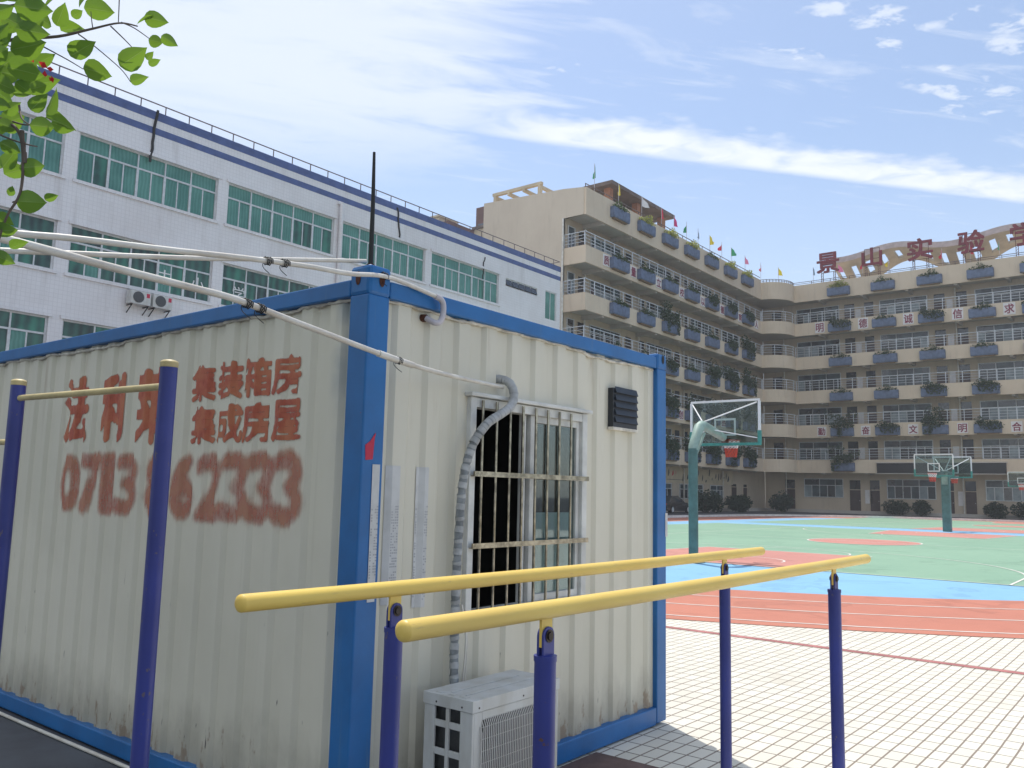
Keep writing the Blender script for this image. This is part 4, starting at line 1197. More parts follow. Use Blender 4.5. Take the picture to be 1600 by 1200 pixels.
m_.tube([(WX0_ - .10, WYB - .02, 0), (WX0_ - .10, WYB - .02, RB)], .08, 8); m_.build('down_pipe', M['pvc'], wing)
rs = random.Random(9)
def opening(par, along, p0, p1, z0, z1, kind, fr_only=False):
    """window or door in the corridor wall; along is 'x' for the wing and 'y' for the far block"""
    def B(m_, a, b, d0, d1, za, zb):
        if along == 'x': m_.box(a, WYB - d1, za, b, WYB - d0, zb)
        else: m_.box(FXB - d1, -b, za, FXB - d0, -a, zb)
    if along == 'y': p0, p1 = -p1, -p0
    m_ = MB()
    if kind == 'door':
        zt = z0 + 2.15
        B(m_, p0, p1, .004, .05, z0, zt); d = m_.build('door', M['door'], par, fix=False)
        if z1 > zt + .2:
            m_ = MB(); B(m_, p0, p1, .004, .03, zt + .03, z1); m_.build('fanlight', M['pane'], d, fix=False)
        m_ = MB(); B(m_, p0 - .06, p0 - .001, .004, .08, z0, z1); B(m_, p1 + .001, p1 + .06, .004, .08, z0, z1); B(m_, p0, p1, .051, .08, zt - .02, zt + .05); m_.build('door_frame', M['corridor'], d, fix=False)
        m_ = MB(); B(m_, p1 - .14, p1 - .08, .0505, .1, z0 + 1.0, z0 + 1.06); m_.build('handle', M['alu'], d, fix=False)
        return
    zt = z0 + (z1 - z0) * .64; f_ = .07
    B(m_, p0, p1, .004, .09, z1 - f_, z1); B(m_, p0, p1, .004, .09, z0, z0 + f_); B(m_, p0 + f_, p1 - f_, .004, .085, zt - .03, zt + .03)
    B(m_, p0, p0 + f_, .004, .088, z0 + f_, z1 - f_); B(m_, p1 - f_, p1, .004, .088, z0 + f_, z1 - f_)
    n_ = max(2, round((p1 - p0) / .78))
    for q in range(1, n_):
        x = p0 + (p1 - p0) * q / n_
        B(m_, x - .03, x + .03, .004, .08, z0 + f_, zt - .03)
        if q % 2 == 0: B(m_, x - .025, x + .025, .004, .08, zt + .03, z1 - f_)
    f = m_.build('window', M['alu'], par, fix=False)
    m_ = MB(); pick = rs.random()
    for q in range(n_):
        a, b = p0 + (p1 - p0) * q / n_, p0 + (p1 - p0) * (q + 1) / n_
        m_.cur = rs.choice((0, 0, 1, 2)) if pick < .6 else rs.choice((1, 2, 2, 0)); B(m_, a, b, .01 + .012 * (q % 2), .02 + .012 * (q % 2), z0 + .03, zt)
        m_.cur = rs.choice((0, 1, 1)); B(m_, a, b, .012, .024, zt, z1 - .03)
    m_.build('pane', [M['pane'], M['school_pane'], M['school_pane_pale']], f, fix=False)
for k, z in enumerate(LV):
    zf = z + .43; zw0, zw1 = zf + 1.15, zf + 2.98
    for y0, y1 in ((28.1, 32.75), (19.3, 23.95), (10.4, 15.0), (1.5, 6.1)): opening(fac, 'y', y0, y1, zw0 - .1, zw1, 'window')
    for y0, y1 in ((26.5, 27.55), (24.55, 25.5), (17.7, 18.7), (15.7, 16.65), (8.85, 9.85), (6.9, 7.8), (34.5, 35.6)): opening(fac, 'y', y0, y1, zf, zf + 2.95, 'door')
    for y in (25.87, 17.0, 8.2): m_ = MB(); m_.box(FXB - .05, y, zf + 1.1, FXB - .004, y + .55, zf + 2.3); m_.build('notice_board', M['signwhite'], fac)
    opening(wing, 'x', 52.75, 53.75, zw0, zw1, 'window')
    for x0, x1 in ((56.0, 60.7), (65.2, 69.9), (73.8, 78.5), (80.9, 85.2)): opening(wing, 'x', x0, x1, zw0, zw1, 'window')
    for x0, x1 in ((54.2, 55.2), (61.5, 62.5), (63.9, 64.8), (70.5, 71.5), (72.3, 73.2), (79.2, 80.2), (87.0, 88.2)): opening(wing, 'x', x0, x1, zf, zf + 2.9, 'door')
# ground floor
for y0, y1 in ((28.15, 32.3), (19.2, 23.8), (10.4, 14.85), (1.5, 6)): opening(fac, 'y', y0, y1, 1.75, 3.75, 'window')
for y0, y1 in ((26.4, 27.5), (24.5, 25.45), (15.65, 16.6), (33.3, 34.4), (17.6, 18.5), (8.8, 9.7)): opening(fac, 'y', y0, y1, .44, 3.6, 'door')
for x0, x1 in ((56, 60.5), (65, 69.9), (71.5, 76.4), (78, 81)): opening(wing, 'x', x0, x1, 1.3, 2.7, 'window')
for x0, x1 in ((61.5, 62.5), (83, 84.3), (86, 87)): opening(wing, 'x', x0, x1, .44, 2.9, 'door')
mb = MB(); mb.poly([(WX0_, WYB), (WX0_, WYB - .9), (FXB - .9, WYB - .9), (FXB - .9, YE), (FXB, YE), (FXB, WYB)], .1, .44)
tag(mb.build('plinth_walk', M['soffit']), kind='structure')
# landing in the corner behind the curved balcony
for y in (25.62, 16.9): m_ = MB(); m_.box(FXB - .05, y - .3, 1.2, FXB - .004, y + .35, 2.6); m_.build('notice_board', M['signwhite'], fac)
# painted mural on the wing's ground floor
t = thing('painted_mural', 'cream mural board with red and black figures above the ground floor windows', 'mural', (74, WYB, 0))
m_ = MB(); m_.box(62, WYB - .06, 2.78, 83.4, WYB - .004, 4.2); m_.build('board', M['cream'], t)
m_ = MB(); r = random.Random(3); x = 68
while x < 82.5:
    h = r.uniform(.25, .8); w_ = r.uniform(.12, .5); z = r.uniform(2.9, 3.6)
    m_.cur = 1 if 69.5 < x < 71.6 else 0
    if r.random() < .75: m_.add([(x, WYB - .066, z), (x + w_ * .5, WYB - .066, z + r.uniform(-.1, .1)), (x + w_, WYB - .066, z + h * .4), (x + w_ * .7, WYB - .066, z + h), (x + w_ * .3, WYB - .066, z + h * .7)], [(0, 1, 2, 3, 4)])
    x += w_ + r.uniform(.1, .5)
m_.cur = 0; m_.box(68, WYB - .068, 3.02, 72.2, WYB - .0605, 3.06)
m_.build('painted_figures', [M['vent'], M['redpaper']], t)
t = thing('screen_banner', 'long black display board on the first balcony band of the far block', 'display board', (FX, 18.4, 4.3))
m_ = MB(); m_.box(FX - .17, 12.7, 4.28, FX - .02, 24.1, 5.28); m_.build('screen', M['black'], t)
m_ = MB(); m_.box(FX - .19, 12.6, 5.285, FX - .02, 24.2, 5.36); m_.box(FX - .19, 12.6, 4.2, FX - .02, 24.2, 4.275); m_.build('frame', M['soffit'], t)

# ---------------------------------------------------------------- planters
def planter_parts(root, w_, kind, seed):
    m_ = MB(); h = .86; d = .4                                      # trough bulging outwards, open top with soil
    prf = [(0, 0), (-d * .82, 0), (-d * .97, .1), (-d, .3), (-d, h), (-d + .06, h), (-d + .06, h - .12), (0, h - .12)]
    n_ = len(prf)
    m_.add([(-w_ / 2, y, z) for y, z in prf] + [(w_ / 2, y, z) for y, z in prf], [list(range(n_)), list(range(2 * n_ - 1, n_ - 1, -1))] + [(i, n_ + i, n_ + (i + 1) % n_, (i + 1) % n_) for i in range(n_)])
    for s_ in (-1, 1): m_.box(s_ * w_ / 2, -d + .02, h - .12, s_ * (w_ / 2 - .05), -.01, h)
    m_.build('trough', M['slate'], root, .015, world=False)
    m_ = MB()
    m_.box(-w_ * .4, -d * .7, -.09, w_ * .4, -.01, -.002)
    m_.build('bracket', M['wood'], root, world=False)
    m_ = MB(); r = random.Random(seed)
    if kind == 'yellow':
        leaves(m_, 240, (r.uniform(-.2, .2), -.25, h + .18), (w_ * .52, .35, .34), .19, seed, .5); leaves(m_, 90, (r.uniform(-.6, .6), -.3, h + .42), (.55, .35, .42), .18, seed + 1)
        mt = M['plant_yellow']
    elif kind == 'low':
        leaves(m_, 190, (0, -.28, h + .06), (w_ * .5, .3, .24), .18, seed, .5); leaves(m_, 60, (r.uniform(-.5, .5), -.25, h + .3), (.4, .28, .4), .16, seed + 1); mt = M['plant_mid']
    elif kind == 'dark':
        leaves(m_, 340, (0, -.33, h + .05), (w_ * .52, .36, .34), .19, seed, .4, .4); leaves(m_, 150, (r.uniform(-.4, .4), -.55, h - .2), (w_ * .45, .2, .5), .2, seed + 1, .5, .8)
        for q in range(2): leaves(m_, 40, (r.uniform(-.8, .8), -.3, h + r.uniform(.3, .5)), (.4, .3, .35), .17, seed + 5 + q)
        mt = M['plant_dark']
    else:
        leaves(m_, 420, (0, -.35, h + .3), (w_ * .55, .5, .6), .21, seed, .3, .2)
        for q in range(6): leaves(m_, 60, (r.uniform(-1.3, 1.3), -.3, h + r.uniform(.4, 1.5)), (.6, .45, .55), .2, seed + 5 + q)
        for q in range(3): leaves(m_, 45, (r.uniform(-1.1, 1.1), -.56, h - .4), (.22, .12, .6), .17, seed + 15 + q, .5, .8)
        mt = M['plant_dark']
    m_.build('plants', mt, root, world=False, fix=False)
PROTO = {}
def planter(w_, kind, loc, rz, label):
    v = rnd.randrange(3)
    k = (w_, kind, v)
    if k not in PROTO:
        root = thing('planter_box', label, 'planter', loc, rz, 'planters along the school balconies'); planter_parts(root, w_, kind, 100 * v + len(PROTO)); PROTO[k] = root; return root
    return dup(PROTO[k], loc, rz, label)
FL = ['first', 'second', 'third', 'fourth', 'fifth']
wxs = [56.9, 61.2, 65.45, 69.7, 73.95, 78.3, 82.5]
fys = [27.4, 22.95, 18.55, 14.05, 9.6, 5.2]
for i, x in enumerate(wxs):
    planter(2.5, ('low', 'yellow', 'yellow', 'yellow', 'low', 'yellow', 'yellow')[i], (x, WYF - .002, RB + .72), 0, f'blue planter with {"yellow green" if i in (1, 2, 3, 5, 6) else "sparse"} plants, side wing roof band, {ORD[i]} from the blank end')
    for k in range(5):
        kind = {4: ('low', 'low', 'low', 'low', 'dark', 'dark', 'dark'), 3: ('low', 'low', 'tall', 'low', 'low', 'dark', 'tall'), 2: ('low', 'low', 'dark', 'low', 'tall', 'tall', 'tall')}.get(k, ('dark', 'dark', 'tall', 'tall', 'tall', 'tall', 'tall'))[i]
        planter(2.5, kind, (x, WYF - .002, LV[k] + .32), 0, f'blue planter with {dict(low="low", dark="dark trailing", tall="tall bushy")[kind]} plants, {FL[k]} side wing balcony, {ORD[i]} from the blank end')
for i, y in enumerate(fys):
    planter(2.3, ('yellow', 'low', 'low', 'low', 'low', 'low')[i], (FX - .002, y, RB + .2), -math.pi / 2, f'blue planter with {"yellow green" if i == 0 else "low"} plants, far block roof band, {ORD[i]} from the curved corner')
    for k in range(5):
        if k == 0 and i > 0: continue
        kind = {4: ('dark', 'low', 'dark', 'low', 'dark', 'low'), 3: ('low', 'low', 'low', 'low', 'low', 'dark'), 2: ('low', 'low', 'dark', 'dark', 'low', 'low'), 1: ('tall', 'dark', 'tall', 'dark', 'dark', 'low'), 0: ('tall',) * 6}[k][i]
        planter(2.3, kind, (FX - .002, y, LV[k] + (.1 if k else .18)), -math.pi / 2, f'blue planter with {dict(low="low", dark="dark trailing", tall="tall bushy")[kind]} plants, {FL[k]} far block balcony, {ORD[i]} from the curved corner')

# ---------------------------------------------------------------- character panels on the balconies
def char_panel(ch, loc, rz, w_, h_, where):
    t = thing('character_sign', f'white panel with maroon character {ch} on the {where}', 'sign', loc, rz, 'character panels on the balconies')
    m_ = MB(); m_.box(-w_ / 2, -.05, 0, w_ / 2, -.003, h_); m_.build('panel', M['signwhite'], t, world=False)
    m_ = MB(); [put_glyph(m_, ch, lambda u, v, d, a=a, b=b, k=k: (-w_ * .4 + w_ * .8 * u + a * .014, -.058 - d * .5 - k * .0015, h_ * .1 + h_ * .8 * v + b * .014), 0, .008) for k, (a, b) in enumerate(((0, 0), (1, 1), (-1, 1), (1, -1), (-1, -1)))]; m_.build('character', M['maroon'], t, world=False)
for ch, y in zip('明德诚信求', (29.5, 25.05, 20.67, 16.2, 11.8)): char_panel(ch, (FX, y, LV[4] + .14), -math.pi / 2, 1.0, 1.14, 'top balcony of the far block')
for ch, y in zip('勤奋文明合', (29.55, 25.1, 20.6, 16.2, 11.7)): char_panel(ch, (FX, y, LV[1] + .16), -math.pi / 2, .92, .98, 'second balcony of the far block')
for ch, x in zip('质量立校以德育人', (55.1, 59.3, 63.6, 67.95, 72.25, 76.55, 80.85, 85.1)): char_panel(ch, (x, WYF, LV[4] + .3), 0, .95, .92, 'top balcony of the side wing')
for ch, x in zip('创品', (67.7, 76.6)): char_panel(ch, (x, WYF, LV[1] + .28), 0, .95, .92, 'second balcony of the side wing')

# ---------------------------------------------------------------- roof letters, wavy canopy, flags
for ch, y in zip('景山实验学', (28.58, 24.05, 19.4, 14.8, 10.3)):
    t = thing('roof_letter', f'large dark red roof letter {ch} standing on a thin steel frame', 'roof letter', (FX + .5, y, RB + 1.6), -math.pi / 2, 'roof letters of the school')
    m_ = MB(); W2 = 2.3 if ch != '山' else 1.95; H2 = 2.15 if ch != '山' else 1.95
    [put_glyph(m_, ch, lambda u, v, d, a=a, b=b, k=k: (-W2 / 2 + W2 * u + a * .05, -.25 - d * 2 - k * .004, 1.35 + H2 * v + b * .05), 0, .03) for k, (a, b) in enumerate(((0, 0), (1, 1), (-1, 1), (1, -1), (-1, -1)))]; m_.build('character', M['roofred'], t, world=False)
    m_ = MB()
    for x in (-.75, -.55, .55, .75): m_.bar((x, -.1, .1), (x, -.1, 3.3 if abs(x) > .6 else 1.4), .05, .05)
    for x in (-.75, .55):
        for q in range(5): m_.bar((x, -.1, .15 + q * .25), (x + .2, -.1, .4 + q * .25), .025, .025)
    for z in (1.4, 2.2, 3.28): m_.bar((-.75, -.1, z), (.75, -.1, z), .05, .05)
    m_.build('frame', M['lattice'], t, world=False)
t = thing('wavy_canopy', 'undulating concrete roof canopy with slanted skylights behind the red letters', 'canopy', (95, 15, 24))
def wz(y, s_):      # s_ runs from the front edge to the back one
    c_ = .5 + .5 * math.cos(2 * math.pi * (y - (22.6 - .6 * s_)) / 10.9)
    return (27.6 + .75 * c_) * (1 - s_) + (25.6 + 2.25 * c_) * s_
XF_, XK_ = 93.2, 97.6
ys = [29.2 - .3 * i for i in range(118)]
NS = 8
def cpt(i, j, dz=0): s_ = j / NS; return (XF_ + (XK_ - XF_) * s_, ys[i], wz(ys[i], s_) + dz)
def hole(i, j): return j in (2, 3, 4, 5) and i % 5 in (1, 2)
mb = MB()
for dz, flip in ((0, False), (.3, True)):
    vs = [cpt(i, j, dz) for i in range(len(ys)) for j in range(NS + 1)]; m1 = NS + 1
    fs = [(i * m1 + j, (i + 1) * m1 + j, (i + 1) * m1 + j + 1, i * m1 + j + 1) for i in range(len(ys) - 1) for j in range(NS) if not hole(i, j)]
    mb.add(vs, fs, False)
for i in range(len(ys) - 1):
    for j in range(NS):
        if hole(i, j):
            for (a, b, h2) in (((i, j), (i + 1, j), hole(i, j - 1)), ((i, j + 1), (i + 1, j + 1), hole(i, j + 1)), ((i, j), (i, j + 1), hole(i - 1, j)), ((i + 1, j), (i + 1, j + 1), hole(i + 1, j))):
                if not h2: mb.quad(cpt(*a), cpt(*b), cpt(*b, .3), cpt(*a, .3))
for j in (NS,):
    for i in range(len(ys) - 1): mb.quad(cpt(i, j), cpt(i + 1, j), cpt(i + 1, j, .3), cpt(i, j, .3))
mb.build('slab', M['canopy'], t)
mb = MB()
for i in range(len(ys) - 1):
    a, b = ys[i], ys[i + 1]; za, zb = wz(a, 0), wz(b, 0)
    mb.add([(XF_ - .1, a, za - .1), (XF_ - .1, b, zb - .1), (XF_ - .1, b, zb + .5), (XF_ - .1, a, za + .5), (XF_, a, za - .1), (XF_, b, zb - .1), (XF_, b, zb + .5), (XF_, a, za + .5)], [(0, 1, 2, 3), (7, 6, 5, 4), (3, 2, 6, 7), (4, 5, 1, 0)])
mb.build('edge_beam', M['canopy_edge'], t, fix=False)
for y in (28.2, 17.2, 6.3, -4.5):
    mb = MB(); mb.box(96.3, y - .5, 24.2, 96.9, y + .5, wz(y, .75) + .02); mb.build('pier', M['canopy'], t)

FC = {'green': (.05, .34, .16), 'yellow': (.72, .60, .05), 'white': (.6, .62, .66), 'red': (.62, .05, .09), 'magenta': (.62, .06, .24), 'blue': (.22, .34, .48), 'pink': (.68, .22, .38)}
for k_, c_ in FC.items(): M['flag_' + k_] = tree_mat('flag cloth ' + k_, c_, tuple(q * .8 for q in c_), c_, 2, .35, .8)
flag_protos = {}
def flag(colr, loc, label, hgt, v):
    t = thing('roof_flag', label, 'flag', loc, rnd.uniform(-.6, .9), 'flags along the school roof')
    m_ = MB(); m_.tube([(0, 0, -.05), (0, 0, hgt)], .022, 5); m_.build('pole', M['pvcgrey'], t, world=False)
    m_ = MB(); r = random.Random(v); L = r.uniform(.7, 1.0); H = r.uniform(.8, 1.0); n_ = 7; ph = r.uniform(0, 3); dr = r.uniform(.2, .7)
    vs = []
    for i in range(n_ + 1):
        s_ = i / n_
        for j in range(4):
            q = j / 3; hh = H * (1 - s_ * .75)
            vs.append((L * s_ * (1 - .25 * dr), .16 * math.sin(ph + s_ * 5 + q * 1.2) * s_ - 0.02, hgt - .05 - H * .5 - dr * s_ * .5 + hh * (q - .5)))
    m_.add(vs, [(i * 4 + j, (i + 1) * 4 + j, (i + 1) * 4 + j + 1, i * 4 + j + 1) for i in range(n_) for j in range(3)], True); m_.build('cloth', M['flag_' + colr], t, world=False, fix=False)
wcol = ['green', 'yellow', 'white', 'red', 'magenta', 'green', 'blue', 'yellow', 'red', 'green', 'pink', 'red', 'yellow']
wx_ = [53.7, 57.35, 61.15, 64.65, 67.0, 69.5, 71.9, 74.45, 77.2, 79.5, 82.95, 86.6, 88.6]
seen = {}
for i, (c_, x) in enumerate(zip(wcol, wx_)):
    seen[c_] = seen.get(c_, 0) + 1
    y = 34.85 if x < 86 else (34.6 if i == 11 else 33.4)
    flag(c_, (x, y, RB + 2.1 if i < 12 else RB + 1.86), f'{c_} pennant above the side wing roof, {ORD[seen[c_] - 1]} {c_} one from the blank end', 2.45 if i == 0 else 2.0, i + 20)
seen = {}
for i, (c_, y) in enumerate(zip(['blue', 'pink', 'red', 'yellow', 'blue', 'red', 'red', 'green', 'yellow'], (30.15, 27.5, 25.0, 22.45, 19.95, 17.4, 14.9, 12.4, 9.9))):
    seen[c_] = seen.get(c_, 0) + 1
    flag(c_, (FX + .2, y, RB + 1.86), f'{c_} pennant on the far roof, {ORD[seen[c_] - 1]} {c_} one from the curved corner', 1.9, i + 50)

# things on the wing's roof
t = thing('roof_pavilion', 'brown roofed pavilion with terracotta columns on the roof of the side wing', 'pavilion', (68, 41, 24.4))
m_ = MB(); x0, x1, y0, y1 = 62.4, 74.4, 38.6, 45.5
m_.add([(x0, y0, 29.3), (x1, y0, 29.3), (x1, y1, 29.3), (x0, y1, 29.3), (x0, y0, 29.65), (x1, y0, 29.65), (x1, y1, 29.65), (x0, y1, 29.65), ((x0 + x1) / 2 - 1.2, 42, 31.6), ((x0 + x1) / 2 + 1.2, 42, 31.6)],
       [(3, 2, 1, 0), (0, 1, 5, 4), (1, 2, 6, 5), (2, 3, 7, 6), (3, 0, 4, 7), (4, 5, 9, 8), (5, 6, 9), (6, 7, 8, 9), (7, 4, 8)]); m_.build('roof', M['rooftile'], t)
for x in (63.4, 68.4, 73.4):
    for y in (39.6, 44.5):
        m_ = MB(); m_.box(x - .3, y - .3, 24.4, x + .3, y + .3, 29.298); m_.build('column', M['terracotta'], t)
m_ = MB(); m_.box(64.5, 40.6, 24.4, 72.5, 43.8, 28.4); m_.build('core', M['cream'], t)
t = thing('roof_pergola', 'cream open concrete frame on the end of the side wing roof', 'pergola', (54.5, 43, 25.5))
m_ = MB()
for x in (53.2, 56.6):
    m_.box(x - .15, 39.6, 26.55, x + .15, 44.75, 26.8)
for y in (39.8, 41.4, 43.0, 44.5): m_.box(53.05, y - .12, 26.3, 56.75, y + .12, 26.549)
m_.build('top_beam', M['cream'], t)
m_ = MB()
for x in (53.2, 56.6):
    for y in (39.8, 44.5): m_.box(x - .14, y - .14, 24.4, x + .14, y + .14, 26.299)
m_.build('column', M['cream'], t)
# buildings beyond
t = thing('tower_block', 'brown clad tower with blue glass rising behind the white block', 'building', (90, 79, 0))
m_ = MB(); m_.box(87.2, 68, 0, 95, 76.5, 41.5); m_.build('body', M['brick'], t)
m_ = MB()
for q in range(10): m_.box(87.08, 69, 4 + q * 3.6, 87.19, 76.0, 6.6 + q * 3.6)
m_.build('window_band', M['tower_glass'], t)
t = thing('distant_house', 'cream topped roof house just above the rail of the white block', 'building', (79, 75, 0))
m_ = MB(); m_.box(76.5, 71.8, 0, 82, 75.0, 35.9); m_.build('body', M['brick'], t)
m_ = MB(); m_.box(76.6, 73.6, 35.9, 79.5, 75.4, 36.75); m_.box(76.4, 73.4, 36.75, 80, 75.7, 37.0); m_.build('penthouse', M['cream'], t)
m_ = MB()
for q in range(4): m_.box(76.38, 72.0 + q * .75, 34.4, 76.49, 72.4 + q * .75, 35.4)
m_.build('window', M['tower_glass'], t)
t = thing('distant_house', 'low cream and brown house left of the brown tower', 'building', (88, 72, 0))
m_ = MB(); m_.box(80.2, 66.5, 0, 86, 70.6, 35.4); m_.build('body', M['cream'], t)
m_ = MB(); m_.box(80.0, 66.3, 35.4, 86.2, 70.9, 35.75); m_.build('roof', M['rooftile'], t)

# shrubs, car
SHR = {}
def shrub(x, y, w_, d_, h_, label, seed):
    t = thing('shrub', label, 'shrub', (x, y, .12), 0, 'shrubs along the school walls')
    m_ = MB(); r = random.Random(seed)
    for q in range(max(3, int(w_ * 2))):
        leaves(m_, 330, (r.uniform(-w_ * .3, w_ * .3), r.uniform(-d_ * .28, d_ * .28), h_ * r.uniform(.38, .6)), (w_ * .22 + .35, d_ * .38, h_ * .42), .21, seed + q, .2)
    leaves(m_, 170, (0, 0, h_ * .55), (w_ * .52, d_ * .5, h_ * .52), .27, seed + 77, .1)
    m_.build('foliage', M['hedge'], t, world=False, fix=False)
    m_ = MB()
    for q in range(4): m_.tube([(r.uniform(-.2, .2) * w_, r.uniform(-.2, .2) * d_, 0), (r.uniform(-.3, .3) * w_, r.uniform(-.3, .3) * d_, h_ * .6)], [.04, .02], 5)
    m_.build('stem', M['bark'], t, world=False)
shrub(70.6, 33.6, 4.0, 1.8, 2.0, 'rounded dark shrub right of the nearest hoop post, below the mural', 1)
shrub(78.6, 33.8, 4.6, 1.8, 1.75, 'wide dark shrub below the end of the mural', 2)
shrub(88.4, 33.2, 2.6, 2.2, 2.1, 'dark shrub in the inner corner of the school', 3)
for j, (y, w_, h_, lab) in enumerate(((22.6, 2.4, 1.5, 'left of two clipped shrubs in front of a ground floor window of the far block'), (20.2, 2.0, 1.5, 'right of two clipped shrubs in front of a ground floor window of the far block'), (13.9, 1.8, 1.5, 'small shrub right of the brown ground floor door of the far block'), (11.4, 2.6, 1.6, 'large shrub at the right edge under the far block windows'))):
    shrub(90.6, y, 1.6, w_, h_, lab, 10 + j)
t = thing('parked_car', 'black saloon car parked under the side wing, seen from behind beside the cabin', 'car', (64.3, 33.75, .12))
m_ = MB(); sec = [(-2.25, .35, .78, .80), (-2.2, .3, .95, .84), (-1.6, .22, .98, .88), (.2, .2, .95, .9), (1.4, .2, .88, .88), (2.1, .25, .72, .8), (2.3, .35, .6, .7)]
vs = []
for x, z0, z1, hw in sec: vs += [(x, -hw, z0), (x, -hw, (z0 + z1) * .55), (x, -hw * .9, z1), (x, hw * .9, z1), (x, hw, (z0 + z1) * .55), (x, hw, z0)]
n_ = len(sec); m_.add(vs, [(i * 6 + k, (i + 1) * 6 + k, (i + 1) * 6 + (k + 1) % 6, i * 6 + (k + 1) % 6) for i in range(n_ - 1) for k in range(6)] + [tuple(range(5, -1, -1)), tuple(range(6 * (n_ - 1), 6 * n_))]); m_.build('body', M['carpaint'], t, .03, world=False)
m_ = MB(); vs = []
for x, z, hw in ((-1.75, .97, .76), (-1.0, 1.42, .6), (.1, 1.45, .6), (1.0, .92, .76)): vs += [(x, -hw, z), (x, hw, z)]
vs += [(-1.75, -.76, .9), (-1.75, .76, .9), (1.0, -.76, .9), (1.0, .76, .9)]
m_.add(vs, [(0, 1, 3, 2), (2, 3, 5, 4), (4, 5, 7, 6), (0, 2, 4, 6, 10, 8), (1, 9, 11, 7, 5, 3), (0, 8, 9, 1), (6, 7, 11, 10)]); m_.build('cabin_glass', M['pane'], t, .02, world=False)
for x in (-1.4, 1.35):
    for y in (-.8, .8):
        m_ = MB(); m_.tube([(x, y - .1, .31), (x, y + .1, .31)], .31, 20); wl = m_.build('wheel', M['tyre'], t, world=False)
        m_ = MB(); s_ = 1 if y > 0 else -1; m_.tube([(x, y + s_ * .1005, .31), (x, y + s_ * .106, .31)], .2, 14); m_.build('rim', M['alu'], wl, world=False)
for y in (-.62, .62):
    m_ = MB(); m_.box(-2.27, y - .17, .68, -2.20, y + .17, .82); m_.build('tail_light', M['tail'], t, world=False)
m_ = MB(); m_.box(-2.275, -.22, .60, -2.2, .22, .73); m_.build('number_plate', M['plate'], t, world=False)
m_ = MB(); m_.box(-2.29, -.8, .36, -2.18, .8, .5); m_.build('bumper', M['vent'], t, world=False)

# ---------------------------------------------------------------- tree whose branches hang into the upper left
tr = thing('flowering_tree', 'leafy branches with heart shaped leaves and a few red flowers at the upper left', 'tree', (-.35, 2.55, 0))
LB, FB, BB = MB(), MB(), MB()
def big_leaf(p, d, size, roll, curl=.25, fold=.25):
    """heart shaped leaf: p is the stalk end, d the direction of the midrib"""
    d = d.normalized(); s_ = d.cross(Vector((0, 0, 1)));
    if s_.length < .1: s_ = d.cross(Vector((1, 0, 0)))
    s_.normalize(); n_ = s_.cross(d)
    s2 = s_ * math.cos(roll) + n_ * math.sin(roll); n2 = d.cross(s2) * -1
    prof_ = [(0, 0.02), (.04, .17), (.14, .285), (.30, .325), (.48, .295), (.66, .215), (.82, .11), (.93, .04), (1.0, .004)]
    vs = []
    for t_, w_ in prof_:
        c = p + d * (size * t_) - n2 * (curl * size * t_ * t_ * .5)
        for q in (-1, -.5, -.035, .035, .5, 1): vs.append(c + s2 * (w_ * size * q) + n2 * (fold * size * w_ * abs(q) ** 1.3 + .012 * size * math.sin(t_ * 14 + q * 3) * abs(q)))
    base = len(LB.v); LB.v += [tuple(v) for v in vs]
    for i in range(len(prof_) - 1):
        for k in range(5):
            LB.f.append([base + i * 6 + k, base + (i + 1) * 6 + k, base + (i + 1) * 6 + k + 1, base + i * 6 + k + 1]); LB.sm.append(True); LB.mi.append(1 if k == 2 else 0)
def px_leaf(x, y, x2, y2, depth, tilt=0.0, roll=0.0, curl=.2, fold=.3):
    a = at(x, y, depth); b = at(x2, y2, depth + tilt); big_leaf(a, b - a, (b - a).length, roll, curl, fold); return a
k4 = .25
